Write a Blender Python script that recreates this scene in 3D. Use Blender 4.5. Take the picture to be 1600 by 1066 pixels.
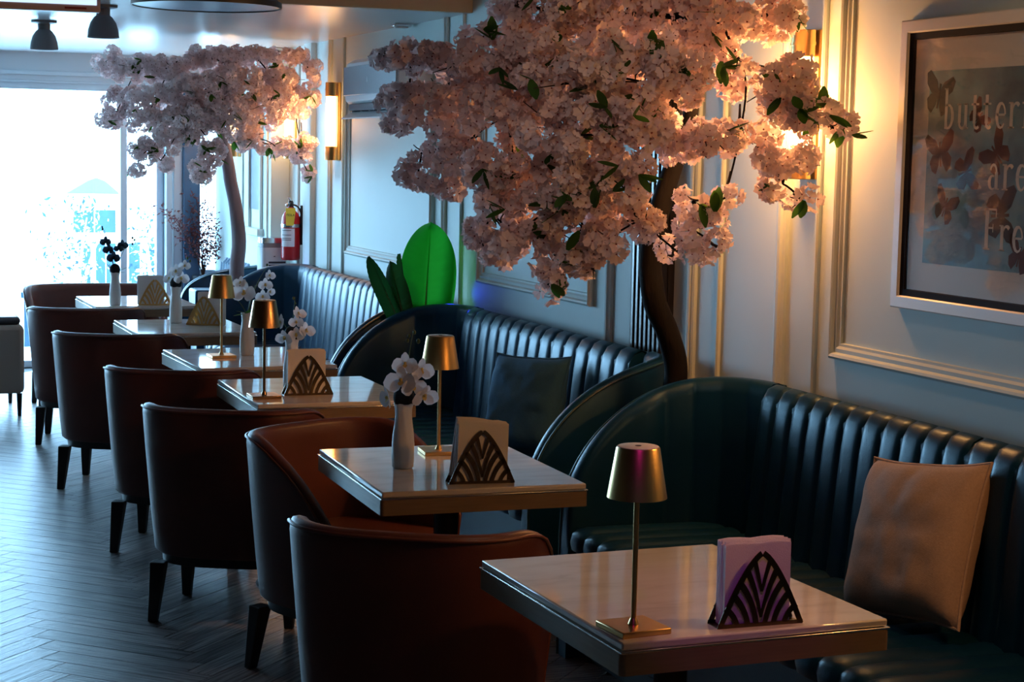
import bpy, bmesh, math, random
from mathutils import Vector, Matrix, noise
PI = math.pi
for o in list(bpy.data.objects): bpy.data.objects.remove(o)
sc = bpy.context.scene
COL = sc.collection

# ------------------------------------------------------------------ camera, light, exposure
cam_d = bpy.data.cameras.new('camera'); cam = bpy.data.objects.new('camera', cam_d); COL.objects.link(cam)
cam_d.sensor_width = 36.0; cam_d.lens = 2820.77/1600*36; cam_d.clip_start = .05; cam_d.clip_end = 400
_r, _u, _w = Vector((.933737, -.357391, .020168)), Vector((.018212, .1037, .994442)), Vector((.357496, .92818, -.103337))
cam.matrix_world = Matrix(((_r.x, _u.x, -_w.x, 0), (_r.y, _u.y, -_w.y, 0), (_r.z, _u.z, -_w.z, 1.67581), (0, 0, 0, 1)))
sc.camera = cam
vs = sc.view_settings
vs.view_transform = 'Standard'; vs.look = 'None'; vs.gamma = 1.0; vs.use_curve_mapping = False
vs.exposure = 0.15
sc.cycles.use_denoising = True
sc.cycles.max_bounces = 10; sc.cycles.transparent_max_bounces = 24; sc.cycles.diffuse_bounces = 4
sc.cycles.sample_clamp_indirect = 6.0
world = bpy.data.worlds.new('world'); sc.world = world; world.use_nodes = True
SKY = 18.0
bg = world.node_tree.nodes['Background']; bg.inputs[0].default_value = (.36, .68, 1.0, 1); bg.inputs[1].default_value = SKY

def area_light(name, loc, aim, size, energy, color, size_y=None, spread=None, portal=False):
    d = bpy.data.lights.new(name, 'AREA'); d.energy = energy; d.color = color; d.size = size
    if size_y: d.shape = 'RECTANGLE'; d.size_y = size_y
    if spread: d.spread = math.radians(spread)
    o = bpy.data.objects.new(name, d); COL.objects.link(o); o.location = loc
    o.rotation_euler = (Vector(aim)-Vector(loc)).to_track_quat('-Z', 'Y').to_euler()
    if portal: d.cycles.is_portal = True
    return o
def spot_light(name, loc, aim, energy, color, angle, blend=.5, radius=.03):
    d = bpy.data.lights.new(name, 'SPOT'); d.energy = energy; d.color = color
    d.spot_size = math.radians(angle); d.spot_blend = blend; d.shadow_soft_size = radius
    o = bpy.data.objects.new(name, d); COL.objects.link(o); o.location = loc
    o.rotation_euler = (Vector(aim)-Vector(loc)).to_track_quat('-Z', 'Y').to_euler()
    return o
# daylight comes in through the glazed end wall and the shopfront in the left wall
area_light('portal_end', (-.1, 13.97, 1.1), (-.1, 0, 1.1), 5.6, 1, (1, 1, 1), 2.1, portal=True)
# unseen warm spots: added fills for table, tree and poster, then the beam downlight
WARM = (1.0, .56, .28)
spot_light('table_fill', (1.75, 3.35, 2.74), (1.95, 3.5, .6), 14, (1.0, .64, .42), 60, .7, .06)  # added to brighten the front table and brown cushion
spot_light('tree_fill', (1.0, 3.7, 2.74), (2.25, 5.15, 1.75), 14, (1.0, .72, .60), 40, .9, .05)  # added to lift the camera side of the blossoms
spot_light('poster_fill', (2.0, 3.7, 2.74), (3.0, 4.0, 1.45), 10, (1.0, .66, .42), 62, .9, .05)  # added to warm the wall round the poster
spot_light('beam_downlight', (1.2, 7.3, 2.76), (1.6, 8.45, 2.45), 2.5, WARM, 130, .9, .06)
# coloured effect lights: magenta on the front table, blue light behind the banquettes, green spot added in front of the plant
spot_light('magenta_effect_light', (1.05, 1.7, 2.4), (1.64, 3.09, .90), 9, (.85, .03, 1.0), 15, .6, .03)

# ------------------------------------------------------------------ materials
MATS = {}
def nodes_of(name):
    m = bpy.data.materials.new(name); m.use_nodes = True
    nt = m.node_tree; return m, nt, nt.nodes['Principled BSDF'], nt.nodes['Material Output']
def mat(name, color, rough=.5, metal=0.0, var=.0, scale=30, bump=0.0, bscale=None, spec=.5, coat=0.0, stretch=(1, 1, 1), detail=4, emis=None, estr=0, sub=0, trans=0):
    m, nt, p, out = nodes_of(name); N, L = nt.nodes, nt.links
    p.inputs['Base Color'].default_value = (*color, 1); p.inputs['Roughness'].default_value = rough
    p.inputs['Metallic'].default_value = metal; p.inputs['Specular IOR Level'].default_value = spec
    p.inputs['Coat Weight'].default_value = coat; p.inputs['Coat Roughness'].default_value = .08
    if emis: p.inputs['Emission Color'].default_value = (*emis, 1); p.inputs['Emission Strength'].default_value = estr
    if var or bump:
        tc = N.new('ShaderNodeTexCoord'); mp = N.new('ShaderNodeMapping'); mp.inputs['Scale'].default_value = stretch
        L.new(tc.outputs['Object'], mp.inputs[0])
        nz = N.new('ShaderNodeTexNoise'); nz.inputs['Scale'].default_value = scale; nz.inputs['Detail'].default_value = detail
        L.new(mp.outputs[0], nz.inputs['Vector'])
        if var:
            r = N.new('ShaderNodeMix'); r.data_type = 'RGBA'
            r.inputs[6].default_value = tuple(c*(1-var) for c in color)+(1,); r.inputs[7].default_value = tuple(min(1, c*(1+var)) for c in color)+(1,)
            L.new(nz.outputs['Fac'], r.inputs[0]); L.new(r.outputs[2], p.inputs['Base Color'])
        if bump:
            nb = nz
            if bscale:
                nb = N.new('ShaderNodeTexNoise'); nb.inputs['Scale'].default_value = bscale; nb.inputs['Detail'].default_value = 3
                L.new(mp.outputs[0], nb.inputs['Vector'])
            b = N.new('ShaderNodeBump'); b.inputs['Strength'].default_value = bump; b.inputs['Distance'].default_value = .004
            L.new(nb.outputs['Fac'], b.inputs['Height']); L.new(b.outputs[0], p.inputs['Normal'])
    MATS[name] = m; return m
def mat_petal(name, color, tcol, tw=.5):
    m, nt, p, out = nodes_of(name); N, L = nt.nodes, nt.links
    p.inputs['Base Color'].default_value = (*color, 1); p.inputs['Roughness'].default_value = .7; p.inputs['Specular IOR Level'].default_value = .2
    t = N.new('ShaderNodeBsdfTranslucent'); t.inputs[0].default_value = (*tcol, 1)
    oi = N.new('ShaderNodeObjectInfo'); hv = N.new('ShaderNodeHueSaturation'); hv.inputs['Color'].default_value = (*color, 1)
    mr = N.new('ShaderNodeMapRange'); mr.inputs[3].default_value = .75; mr.inputs[4].default_value = 1.25
    L.new(oi.outputs['Random'], mr.inputs[0]); L.new(mr.outputs[0], hv.inputs['Saturation']); L.new(hv.outputs[0], p.inputs['Base Color'])
    mx = N.new('ShaderNodeMixShader'); mx.inputs[0].default_value = tw
    L.new(p.outputs[0], mx.inputs[1]); L.new(t.outputs[0], mx.inputs[2]); L.new(mx.outputs[0], out.inputs[0])
    MATS[name] = m; return m
def mat_pane(name, tint=(.97, .985, .99), refl=1.0):
    m, nt, p, out = nodes_of(name); N, L = nt.nodes, nt.links
    t = N.new('ShaderNodeBsdfTransparent'); t.inputs[0].default_value = (*tint, 1)
    g = N.new('ShaderNodeBsdfGlossy'); g.inputs['Roughness'].default_value = .02
    f = N.new('ShaderNodeLayerWeight'); pw = N.new('ShaderNodeMath'); pw.operation = 'POWER'; pw.inputs[1].default_value = 5; L.new(f.outputs['Facing'], pw.inputs[0])
    ma = N.new('ShaderNodeMath'); ma.operation = 'MULTIPLY_ADD'; ma.inputs[1].default_value = .9; ma.inputs[2].default_value = .035; L.new(pw.outputs[0], ma.inputs[0])
    mx = N.new('ShaderNodeMixShader'); L.new(ma.outputs[0], mx.inputs[0]); L.new(t.outputs[0], mx.inputs[1]); L.new(g.outputs[0], mx.inputs[2])
    L.new(mx.outputs[0], out.inputs[0]); MATS[name] = m; return m
def mat_stone(name):
    m, nt, p, out = nodes_of(name); N, L = nt.nodes, nt.links
    tc = N.new('ShaderNodeTexCoord'); mp = N.new('ShaderNodeMapping'); mp.inputs['Scale'].default_value = (1.2, 4, 3)
    L.new(tc.outputs['Object'], mp.inputs[0])
    n1 = N.new('ShaderNodeTexNoise'); n1.inputs['Scale'].default_value = 3.2; n1.inputs['Detail'].default_value = 9; n1.inputs['Distortion'].default_value = .8
    L.new(mp.outputs[0], n1.inputs['Vector'])
    r = N.new('ShaderNodeValToRGB'); e = r.color_ramp.elements
    e[0].position = .30; e[0].color = (.64, .57, .50, 1); e[1].position = .45; e[1].color = (.75, .68, .62, 1)
    x = e.new(.62); x.color = (.80, .74, .68, 1)
    L.new(n1.outputs['Fac'], r.inputs[0]); L.new(r.outputs[0], p.inputs['Base Color'])
    p.inputs['Roughness'].default_value = .06; p.inputs['Specular IOR Level'].default_value = .6
    MATS[name] = m; return m
def mat_plank(name):
    m, nt, p, out = nodes_of(name); N, L = nt.nodes, nt.links
    tc = N.new('ShaderNodeTexCoord'); oi = N.new('ShaderNodeObjectInfo')
    mp = N.new('ShaderNodeMapping'); mp.inputs['Scale'].default_value = (1.6, 34, 20)
    ad = N.new('ShaderNodeVectorMath'); ad.operation = 'ADD'; L.new(tc.outputs['Object'], ad.inputs[0])
    mu = N.new('ShaderNodeMath'); mu.operation = 'MULTIPLY'; mu.inputs[1].default_value = 37; L.new(oi.outputs['Random'], mu.inputs[0])
    L.new(mu.outputs[0], ad.inputs[1]); L.new(ad.outputs[0], mp.inputs[0])
    n1 = N.new('ShaderNodeTexNoise'); n1.inputs['Scale'].default_value = 3.0; n1.inputs['Detail'].default_value = 6
    L.new(mp.outputs[0], n1.inputs['Vector'])
    r = N.new('ShaderNodeValToRGB'); e = r.color_ramp.elements
    e[0].position = .36; e[0].color = (.05, .042, .040, 1); e[1].position = .64; e[1].color = (.38, .335, .32, 1)
    L.new(n1.outputs['Fac'], r.inputs[0])
    hv = N.new('ShaderNodeHueSaturation'); mr = N.new('ShaderNodeMapRange'); mr.inputs[3].default_value = .7; mr.inputs[4].default_value = 1.3
    L.new(oi.outputs['Random'], mr.inputs[0]); L.new(mr.outputs[0], hv.inputs['Value']); L.new(r.outputs[0], hv.inputs['Color'])
    L.new(hv.outputs[0], p.inputs['Base Color']); 
    p.inputs['Specular IOR Level'].default_value = .75
    rr = N.new('ShaderNodeMapRange'); rr.inputs[3].default_value = .26; rr.inputs[4].default_value = .46; L.new(n1.outputs['Fac'], rr.inputs[0]); L.new(rr.outputs[0], p.inputs['Roughness'])
    b = N.new('ShaderNodeBump'); b.inputs['Strength'].default_value = .35; b.inputs['Distance'].default_value = .003; L.new(n1.outputs['Fac'], b.inputs['Height']); L.new(b.outputs[0], p.inputs['Normal'])
    MATS[name] = m; return m
def mat_print(name):           # blotchy blue screen print of the poster (flat print)
    m, nt, p, out = nodes_of(name); N, L = nt.nodes, nt.links
    tc = N.new('ShaderNodeTexCoord'); n1 = N.new('ShaderNodeTexNoise'); n1.inputs['Scale'].default_value = 7; n1.inputs['Detail'].default_value = 6
    L.new(tc.outputs['Object'], n1.inputs['Vector'])
    r = N.new('ShaderNodeValToRGB'); e = r.color_ramp.elements
    e[0].position = .36; e[0].color = (.09, .16, .22, 1); e[1].position = .64; e[1].color = (.20, .40, .48, 1)
    L.new(n1.outputs['Fac'], r.inputs[0]); L.new(r.outputs[0], p.inputs['Base Color']); p.inputs['Roughness'].default_value = .6
    MATS[name] = m; return m

mat('wall_paint', (.60, .69, .655), .60, var=.03, scale=3, bump=.06, bscale=180)
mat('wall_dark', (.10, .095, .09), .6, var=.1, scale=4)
mat('trim_paint', (.60, .68, .65), .6, spec=.3)
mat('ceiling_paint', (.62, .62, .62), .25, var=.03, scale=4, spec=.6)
mat('beam_paint', (.52, .42, .28), .5, var=.08, scale=6)
mat('frame_paint', (.55, .62, .68), .4)
mat('frame_dark', (.045, .11, .20), .4)
mat('dark_void', (.05, .05, .05), .8)
mat_stone('stone')
mat('apron_wood', (.25, .17, .10), .36, var=.25, scale=4, stretch=(2, 2, 40), bump=.05)
mat('edge_metal', (.80, .78, .74), .22, 1.0)
mat('pedestal_metal', (.03, .028, .028), .4, .6)
mat('cognac', (.115, .032, .022), .42, var=.12, scale=9, bump=.12, bscale=260, spec=.45)
mat('cognac_piping', (.16, .048, .03), .38)
mat('chair_leg', (.012, .010, .010), .45, var=.3, scale=10, stretch=(8, 8, 1))
mat('teal_leather', (.002, .029, .074), .36, var=.12, scale=7, bump=.10, bscale=230, spec=.42)
MATS['teal_leather'].node_tree.nodes['Principled BSDF'].inputs['Specular Tint'].default_value = (.55, .86, 1.0, 1)  # tint paints the window's blue into the leather highlights
mat('teal_piping', (.012, .05, .06), .28, spec=.6)
mat('black_plinth', (.010, .012, .014), .5)
mat('grey_shell', (.13, .13, .14), .7, bump=.1, scale=300)
mat('brass', (.72, .46, .17), .30, 1.0, bump=.05, scale=60, stretch=(1, 1, 40))
mat('brass_satin', (.78, .48, .18), .38, 1.0)
mat('brass_shaded', (.15, .10, .055), .30, 1.0)  # same brass, the dark surroundings it mirrors put into the colour
mat('bronze', (.42, .24, .11), .26, 1.0, bump=.05, scale=60, stretch=(40, 40, 1))
mat('lamp_top', (.86, .80, .72), .4)
mat('napkin', (.86, .82, .80), .85, bump=.25, scale=420)
mat('vase_white', (.84, .82, .80), .45)
mat_petal('orchid_petal', (.88, .86, .87), (.8, .78, .8), .3)
mat_petal('silhouette_petal', (.03, .04, .055), (.03, .05, .08), .15)  # backlit silhouette tone put into the petal colour
mat('orchid_lip', (.75, .55, .18), .6)
mat('stem_green', (.05, .10, .03), .5)
mat('moss_black', (.006, .008, .010), .9, bump=.6, scale=90)
mat_petal('cherry_petal', (.93, .80, .81), (.98, .78, .74), .27)
mat('cherry_eye', (.30, .07, .07), .7)
mat_petal('cherry_leaf', (.035, .085, .022), (.10, .26, .03), .35)
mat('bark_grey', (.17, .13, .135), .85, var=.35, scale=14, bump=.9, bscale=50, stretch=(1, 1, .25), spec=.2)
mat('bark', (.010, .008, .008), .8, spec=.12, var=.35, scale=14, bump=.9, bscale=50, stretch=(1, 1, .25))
mat('twig', (.035, .020, .016), .8)
mat_petal('banana_leaf', (.04, .38, .05), (.04, .6, .05), .4)
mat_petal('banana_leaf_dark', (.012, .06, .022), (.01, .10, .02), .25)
mat_petal('red_leaf', (.13, .03, .035), (.20, .06, .06), .3)
mat('linen_brown', (.46, .32, .25), .9, var=.18, scale=160, bump=.35, bscale=420)
mat('linen_blue', (.03, .12, .22), .85, var=.15, scale=120, bump=.3, bscale=400)
mat('slat_black', (.012, .009, .009), .30)
mat('glass_lit', (.95, .9, .85), .35, emis=(1.0, .58, .24), estr=8.0)
mat('plastic_white', (.72, .74, .76), .4)
mat('plastic_grey', (.30, .33, .37), .4)
mat('vent_dark', (.03, .03, .05), .5)
mat('ext_red', (.55, .010, .018), .28, spec=.6)
mat('tag_yellow', (.85, .66, .05), .6)
mat('label_white', (.80, .82, .82), .55)
mat('ink', (.02, .02, .02), .6)
mat('chrome', (.7, .72, .75), .2, 1.0)
mat('poster_paper', (.80, .72, .66), .7, var=.05, scale=5)
mat_print('poster_blue')
mat('poster_ink', (.085, .025, .028), .7, var=.4, scale=40)
mat('poster_ink_dark', (.03, .035, .045), .7)
mat('poster_letter', (.80, .74, .68), .7)
mat('poster_frame', (.74, .72, .70), .38)
mat('poster_lip', (.012, .010, .014), .7, spec=.1)
mat_pane('pane'); 
mat('dome_grey', (.20, .19, .20), .5)
mat('shade_dark', (.035, .035, .04), .45)
mat('tv_bezel', (.62, .50, .54), .4)
mat('tv_screen', (.05, .05, .06), .2, emis=(.55, .75, 1.0), estr=1.2)
mat('logo_red', (.25, .03, .04), .5)
mat('disc_window_tint', (.22, .32, .48), .25, spec=.6)  # window reflection put into the disc's blue
mat('fabric_beige', (.40, .33, .28), .9, bump=.3, scale=200)
mat('stucco_out', (.80, .80, .78), .8, var=.05, scale=2)
mat('ground_out', (.62, .62, .60), .9, var=.08, scale=3)
mat('glass_out', (.010, .05, .09), .3, var=.5, scale=1.2)  # haze blue mixed into the dark glass colour
mat('roof_out', (.10, .13, .15), .7)
mat('bark_white', (.70, .68, .64), .8)
mat('foliage_out', (.012, .05, .075), .7)  # foliage shifted to blue, haze put into its colour
mat('foliage_pale', (.40, .46, .42), .7)

# ------------------------------------------------------------------ mesh builder
class MB:
    def __init__(s): s.v = []; s.f = []; s.m = []; s.cur = 0
    def add(s, vs, fs):
        n = len(s.v); s.v += [tuple(v) for v in vs]; s.f += [tuple(i+n for i in f) for f in fs]; s.m += [s.cur]*len(fs); return s
    def box(s, a, b, tf=None):
        x0, y0, z0 = a; x1, y1, z1 = b
        vs = [(x0, y0, z0), (x1, y0, z0), (x1, y1, z0), (x0, y1, z0), (x0, y0, z1), (x1, y0, z1), (x1, y1, z1), (x0, y1, z1)]
        if tf: vs = [tf(Vector(v)) for v in vs]
        return s.add(vs, [(0, 3, 2, 1), (4, 5, 6, 7), (0, 1, 5, 4), (1, 2, 6, 5), (2, 3, 7, 6), (3, 0, 4, 7)])
    def rings(s, rs, closed=True, cap0=True, cap1=True):
        n = len(rs[0]); vs = [p for r in rs for p in r]; fs = []
        for i in range(len(rs)-1):
            for j in range(n if closed else n-1):
                k = (j+1) % n; fs.append((i*n+j, i*n+k, (i+1)*n+k, (i+1)*n+j))
        if closed and cap0: fs.append(tuple(reversed(range(n))))
        if closed and cap1: fs.append(tuple(range((len(rs)-1)*n, len(rs)*n)))
        return s.add(vs, fs)
    def lathe(s, prof, n=24, c=(0, 0, 0), cap0=True, cap1=True):
        return s.rings([[(c[0]+r*math.cos(2*PI*j/n), c[1]+r*math.sin(2*PI*j/n), c[2]+z) for j in range(n)] for r, z in prof], True, cap0, cap1)
    def tube(s, pts, rad, n=8, closed=False, cap=True):
        pts = [Vector(p) for p in pts]; m = len(pts); rs = []; up = None
        for i, p in enumerate(pts):
            t = (pts[(i+1) % m]-pts[i-1]) if closed else (pts[min(i+1, m-1)]-pts[max(i-1, 0)])
            if t.length < 1e-9: t = Vector((0, 0, 1))
            t.normalize()
            if up is None: up = t.orthogonal().normalized()
            up = (up-t*up.dot(t)); up = up.normalized() if up.length > 1e-6 else t.orthogonal().normalized()
            b = t.cross(up); r = rad[i] if isinstance(rad, (list, tuple)) else rad
            rs.append([p+(up*math.cos(2*PI*j/n)+b*math.sin(2*PI*j/n))*r for j in range(n)])
        if closed: rs.append(rs[0]); return s.rings(rs, True, False, False)
        return s.rings(rs, True, cap, cap)
    def prism(s, poly, z0, z1, tf=None):
        n = len(poly); vs = [Vector((x, y, z0)) for x, y in poly]+[Vector((x, y, z1)) for x, y in poly]
        if tf: vs = [tf(v) for v in vs]
        fs = [tuple(reversed(range(n))), tuple(range(n, 2*n))]+[(i, (i+1) % n, n+(i+1) % n, n+i) for i in range(n)]
        return s.add(vs, fs)
    def ball(s, c, r, nu=12, nv=8):
        c = Vector(c); rx, ry, rz = r if isinstance(r, (tuple, list)) else (r, r, r)
        return s.rings([[(c.x+rx*math.sin(PI*i/nv)*math.cos(2*PI*j/nu), c.y+ry*math.sin(PI*i/nv)*math.sin(2*PI*j/nu), c.z-rz*math.cos(PI*i/nv)) for j in range(nu)] for i in range(nv+1)], True, False, False)
    def mesh(s, name, mats, angle=40, fix=True):
        me = bpy.data.meshes.new(name); me.from_pydata(s.v, [], s.f)
        if not isinstance(mats, (list, tuple)): mats = [mats]
        for m in mats: me.materials.append(MATS[m])
        if any(s.m): me.polygons.foreach_set('material_index', s.m)
        if fix:
            b = bmesh.new(); b.from_mesh(me); bmesh.ops.remove_doubles(b, verts=b.verts, dist=1e-6)
            bmesh.ops.recalc_face_normals(b, faces=b.faces); b.to_mesh(me); b.free()
        if angle:
            me.polygons.foreach_set('use_smooth', [True]*len(me.polygons)); me.set_sharp_from_angle(angle=math.radians(angle))
        me.update(); return me
def link(name, me, parent=None, loc=None, rot=None, scale=None):
    o = bpy.data.objects.new(name, me); COL.objects.link(o)
    if parent: o.parent = parent
    if loc is not None: o.location = loc
    if rot is not None: o.rotation_euler = rot
    if scale is not None: o.scale = scale if not isinstance(scale, (int, float)) else (scale,)*3
    return o
def obj(name, mb, mats, parent=None, angle=40, bevel=0, fix=True):
    o = link(name, mb.mesh(name, mats, angle, fix), parent)
    if bevel:
        b = o.modifiers.new('bevel', 'BEVEL'); b.width = bevel; b.segments = 2; b.limit_method = 'ANGLE'; b.angle_limit = math.radians(40)
    return o
def tag(o, label, cat, group=None, kind=None):
    o['label'] = label; o['category'] = cat
    if group: o['group'] = group
    if kind: o['kind'] = kind
    return o
def thing(name, label, cat, loc=(0, 0, 0), rz=0, group=None):
    o = link(name, None, None, loc, (0, 0, rz)); return tag(o, label, cat, group)
def struct(name, mb, mats, parent=None, **k):
    o = obj(name, mb, mats, parent, **k); o['kind'] = 'structure'; return o
def dup(root, loc, rz, label, group=None):
    r = root.copy(); COL.objects.link(r); r.location = loc; r.rotation_euler = (0, 0, rz); r['label'] = label
    if group: r['group'] = group
    for ch in list(root.children):
        c = ch.copy(); COL.objects.link(c); c.parent = r
        for g in list(ch.children):
            d = g.copy(); COL.objects.link(d); d.parent = c
    return r
def bez(p0, p1, p2, n):
    p0, p1, p2 = Vector(p0), Vector(p1), Vector(p2)
    return [p0*(1-t)**2+p1*2*t*(1-t)+p2*t*t for t in [i/(n-1) for i in range(n)]]

# ------------------------------------------------------------------ the setting
WX, EY, CZ = 3.0, 13.9, 2.355
LX, BY, HZ = -2.9, -1.6, 2.8
fl = struct('floor', MB().box((LX-.2, BY-.2, -.12), (WX+.2, EY+.15, -.006)), 'dark_void')
def plank_mesh(L, W):
    g = .0006; b = .0012; z0, z1 = -.006, 0.0
    a = [(-L/2+g, -W/2+g), (L/2-g, -W/2+g), (L/2-g, W/2-g), (-L/2+g, W/2-g)]
    c = [(-L/2+g+b, -W/2+g+b), (L/2-g-b, -W/2+g+b), (L/2-g-b, W/2-g-b), (-L/2+g+b, W/2-g-b)]
    mb = MB(); mb.rings([[(x, y, z0) for x, y in a], [(x, y, z1-.001) for x, y in a], [(x, y, z1) for x, y in c]], True, False, True)
    return mb
mat_plank('plank')
PL, PW = .60, .10
pm = plank_mesh(PL, PW).mesh('plank', 'plank', 0)
planks = []
c45 = math.sqrt(.5)
for i in range(-130, 131):
    for j in range(-14, 15):
        for kind in (0, 1):
            ox, oy = i*PW+j*PL, i*PW-j*PL
            cx, cy = (ox+PL/2, oy+PW/2) if kind == 0 else (ox+PW/2, oy+PW+PL/2)
            X, Y = (cx-cy)*c45+.3, (cx+cy)*c45+6          # zigzag runs along the room
            if X < LX+.3 or X > 2.35 or Y < BY+.3 or Y > EY-.35: continue
            planks.append((X, Y, PI/4 if kind == 0 else 3*PI/4))
planks.sort(key=lambda p: (abs(p[0]-.75)*2.6+abs(p[1]-7.2)*.62))
for X, Y, a in planks[:300]: link('plank', pm, fl, (X, Y, 0), (0, 0, a))
mbp = MB()
for X, Y, a in planks[300:]:
    ca, sa = math.cos(a), math.sin(a); g = .0012
    mbp.box((-PL/2+g, -PW/2+g, -.006), (PL/2-g, PW/2-g, 0), lambda v: Vector((X+v.x*ca-v.y*sa, Y+v.x*sa+v.y*ca, v.z)))
o = obj('planks', mbp, 'plank', fl, 0, fix=False); o['kind'] = 'stuff'

struct('wall_right', MB().box((WX, BY-.2, 0), (WX+.15, EY, HZ)), 'wall_paint')
struct('wall_back', MB().box((LX, BY-.15, 0), (WX, BY, HZ)), 'wall_dark')
struct('wall_left', MB().box((LX-.15, BY, 0), (LX, EY, HZ)), 'wall_dark')
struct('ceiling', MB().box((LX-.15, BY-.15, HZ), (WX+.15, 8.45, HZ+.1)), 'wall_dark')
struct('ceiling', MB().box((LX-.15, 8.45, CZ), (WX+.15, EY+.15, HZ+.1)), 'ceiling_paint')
struct('trim_1', MB().box((LX, 8.41, CZ-.002), (WX, 8.45, HZ)), 'beam_paint', bevel=.004)
# glazed end wall
struct('wall_end', MB().box((LX, EY, 2.13), (WX, EY+.15, CZ)).box((LX, EY, 0), (-2.75, EY+.15, 2.13)).box((2.93, EY, 0), (WX+.15, EY+.15, 2.13)), 'frame_paint')
struct('trim_2', MB().box((LX, EY-.02, 2.185), (WX, EY, 2.215)).box((LX, EY-.012, 2.13), (WX, EY, 2.145)), 'frame_paint', bevel=.003)
def window(name, x0, x1, z0, z1, y, mull, fr='frame_paint', t=.05, d=.09, axis='x'):
    def B(a0, a1, c0, c1, e0, e1, mb):
        return mb.box((a0, e0, c0), (a1, e1, c1)) if axis == 'x' else mb.box((e0, a0, c0), (e1, a1, c1))
    w = struct(name, B(x0, x1, z0, z0+t, y, y+d, B(x0, x1, z1-t, z1, y, y+d, B(x0, x0+t, z0, z1, y, y+d, B(x1-t, x1, z0, z1, y, y+d, MB())))), fr, bevel=.004)
    xs = [x0]+mull+[x1]
    for m in mull: obj('mullion', B(m-t/2, m+t/2, z0, z1, y-.01, y+d, MB()), fr, w, bevel=.004)
    for a, b in zip(xs[:-1], xs[1:]): obj('pane', B(a+t/2, b-t/2, z0+t/2, z1-t/2, y+d*.45, y+d*.45+.006, MB()), 'pane', w, 0)
    return w
window('window_1', -2.75, 2.47, .0, 2.13, EY+.01, [-1.1, .55, 2.17])
struct('trim_3', MB().box((2.475, EY-.10, 0), (2.52, EY+.12, 2.13)).box((2.535, EY-.08, 0), (2.60, EY+.12, 2.13)), 'frame_paint', bevel=.004)
struct('trim_4', MB().box((2.60, EY-.14, 0), (2.725, EY+.12, 2.13)), 'frame_dark', bevel=.006)
window('window_2', 2.725, 2.93, .70, 2.13, EY+.01, [], t=.03)
struct('trim_5', MB().box((2.725, EY, 0), (2.93, EY+.13, .70)), 'frame_paint')
# the wall steps out in a boxed pier beside the end glazing, with a small window in it
PX = 2.87
struct('trim_6', MB().box((PX, 12.06, 0), (WX, EY-.001, CZ)), 'wall_paint', bevel=.006)
def ring_frame(name, y0, y1, z0, z1, x, prof, m='trim_paint'):
    """mitred moulding round a wall panel: prof = (inset from the outer edge, proud of the wall)"""
    rs = []
    for ins, pr in prof:
        rs.append([(x-pr, y0+ins, z0+ins), (x-pr, y1-ins, z0+ins), (x-pr, y1-ins, z1-ins), (x-pr, y0+ins, z1-ins)])
    return struct(name, MB().rings(rs, True, False, False), m, angle=25)
FP = [(0, 0), (0, .020), (.008, .027), (.016, .024), (.022, .014), (.034, .016), (.042, .010), (.05, .009), (.052, 0)]
SP = [(0, 0), (0, .012), (.006, .016), (.012, .012), (.02, .008), (.022, 0)]
tn = 7
for y0, y1, z0, z1 in ((3.0, 4.945, 1.052, 2.6), (6.855, 8.235, 1.05, 2.25), (8.955, 10.605, 1.05, 2.12)):
    ring_frame('trim_%d' % tn, y0, y1, z0, z1, WX, FP); tn += 1
def vtrim(y, w, prof):
    global tn
    pts = [(y-w/2+a*w, p) for a, p in prof]
    struct('trim_%d' % tn, MB().rings([[(WX-p, yy, z) for yy, p in pts] for z in (.08, HZ if y < 8.4 else CZ)], False), 'trim_paint', angle=25); tn += 1
WIDE = [(0, 0), (0, .012), (.12, .017), (.22, .013), (.3, .020), (.45, .022), (.6, .018), (.8, .009), (1, 0)]
THIN = [(0, 0), (0, .010), (.3, .015), (.7, .015), (1, .010), (1, 0)]
for y in (5.30, 5.955, 6.70, 8.80, 11.02): vtrim(y, .085, WIDE)
for y in (5.063, 5.728, 6.462, 8.517, 10.70): vtrim(y, .022, THIN)
vtrim(11.47, .18, [(0, 0), (0, .035), (.1, .04), (.9, .04), (1, .035), (1, 0)])
vtrim(11.80, .03, THIN)
struct('baseboard_right', MB().box((WX-.018, BY, 0), (WX, 12.05, .11)), 'trim_paint', bevel=.004)
struct('trim_%d' % tn, MB().box((PX-.012, 12.14, .2), (PX, 12.17, 2.2)).box((PX-.012, 12.9, .2), (PX, 12.93, 2.2)), 'trim_paint'); tn += 1
w4 = struct('window_3', MB().box((PX-.02, 12.30, 1.12), (PX, 12.33, 2.2)).box((PX-.02, 12.66, 1.12), (PX, 12.69, 2.2)).box((PX-.02, 12.30, 2.17), (PX, 12.69, 2.2)).box((PX-.045, 12.27, 1.07), (PX, 12.72, 1.12)), 'trim_paint', bevel=.004)
obj('pane', MB().box((PX-.006, 12.33, 1.25), (PX-.002, 12.66, 2.17)), 'glass_out', w4, 0)

# black slatted strip on the wall behind the near tree
t = thing('slatted_wall_panel', 'black ribbed slat strip on the wall behind the near tree trunk', 'wall panel', (WX-.02, 6.24, .1))
obj('backing', MB().box((-.005, -.135, 0), (.02, .135, 2.6)), 'slat_black', t)
for k in range(7): 
    y = -.118+k*.0393; obj('slat', MB().box((-.035, y-.012, 0), (-.004, y+.012, 2.6)), 'slat_black', t, bevel=.004)

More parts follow.
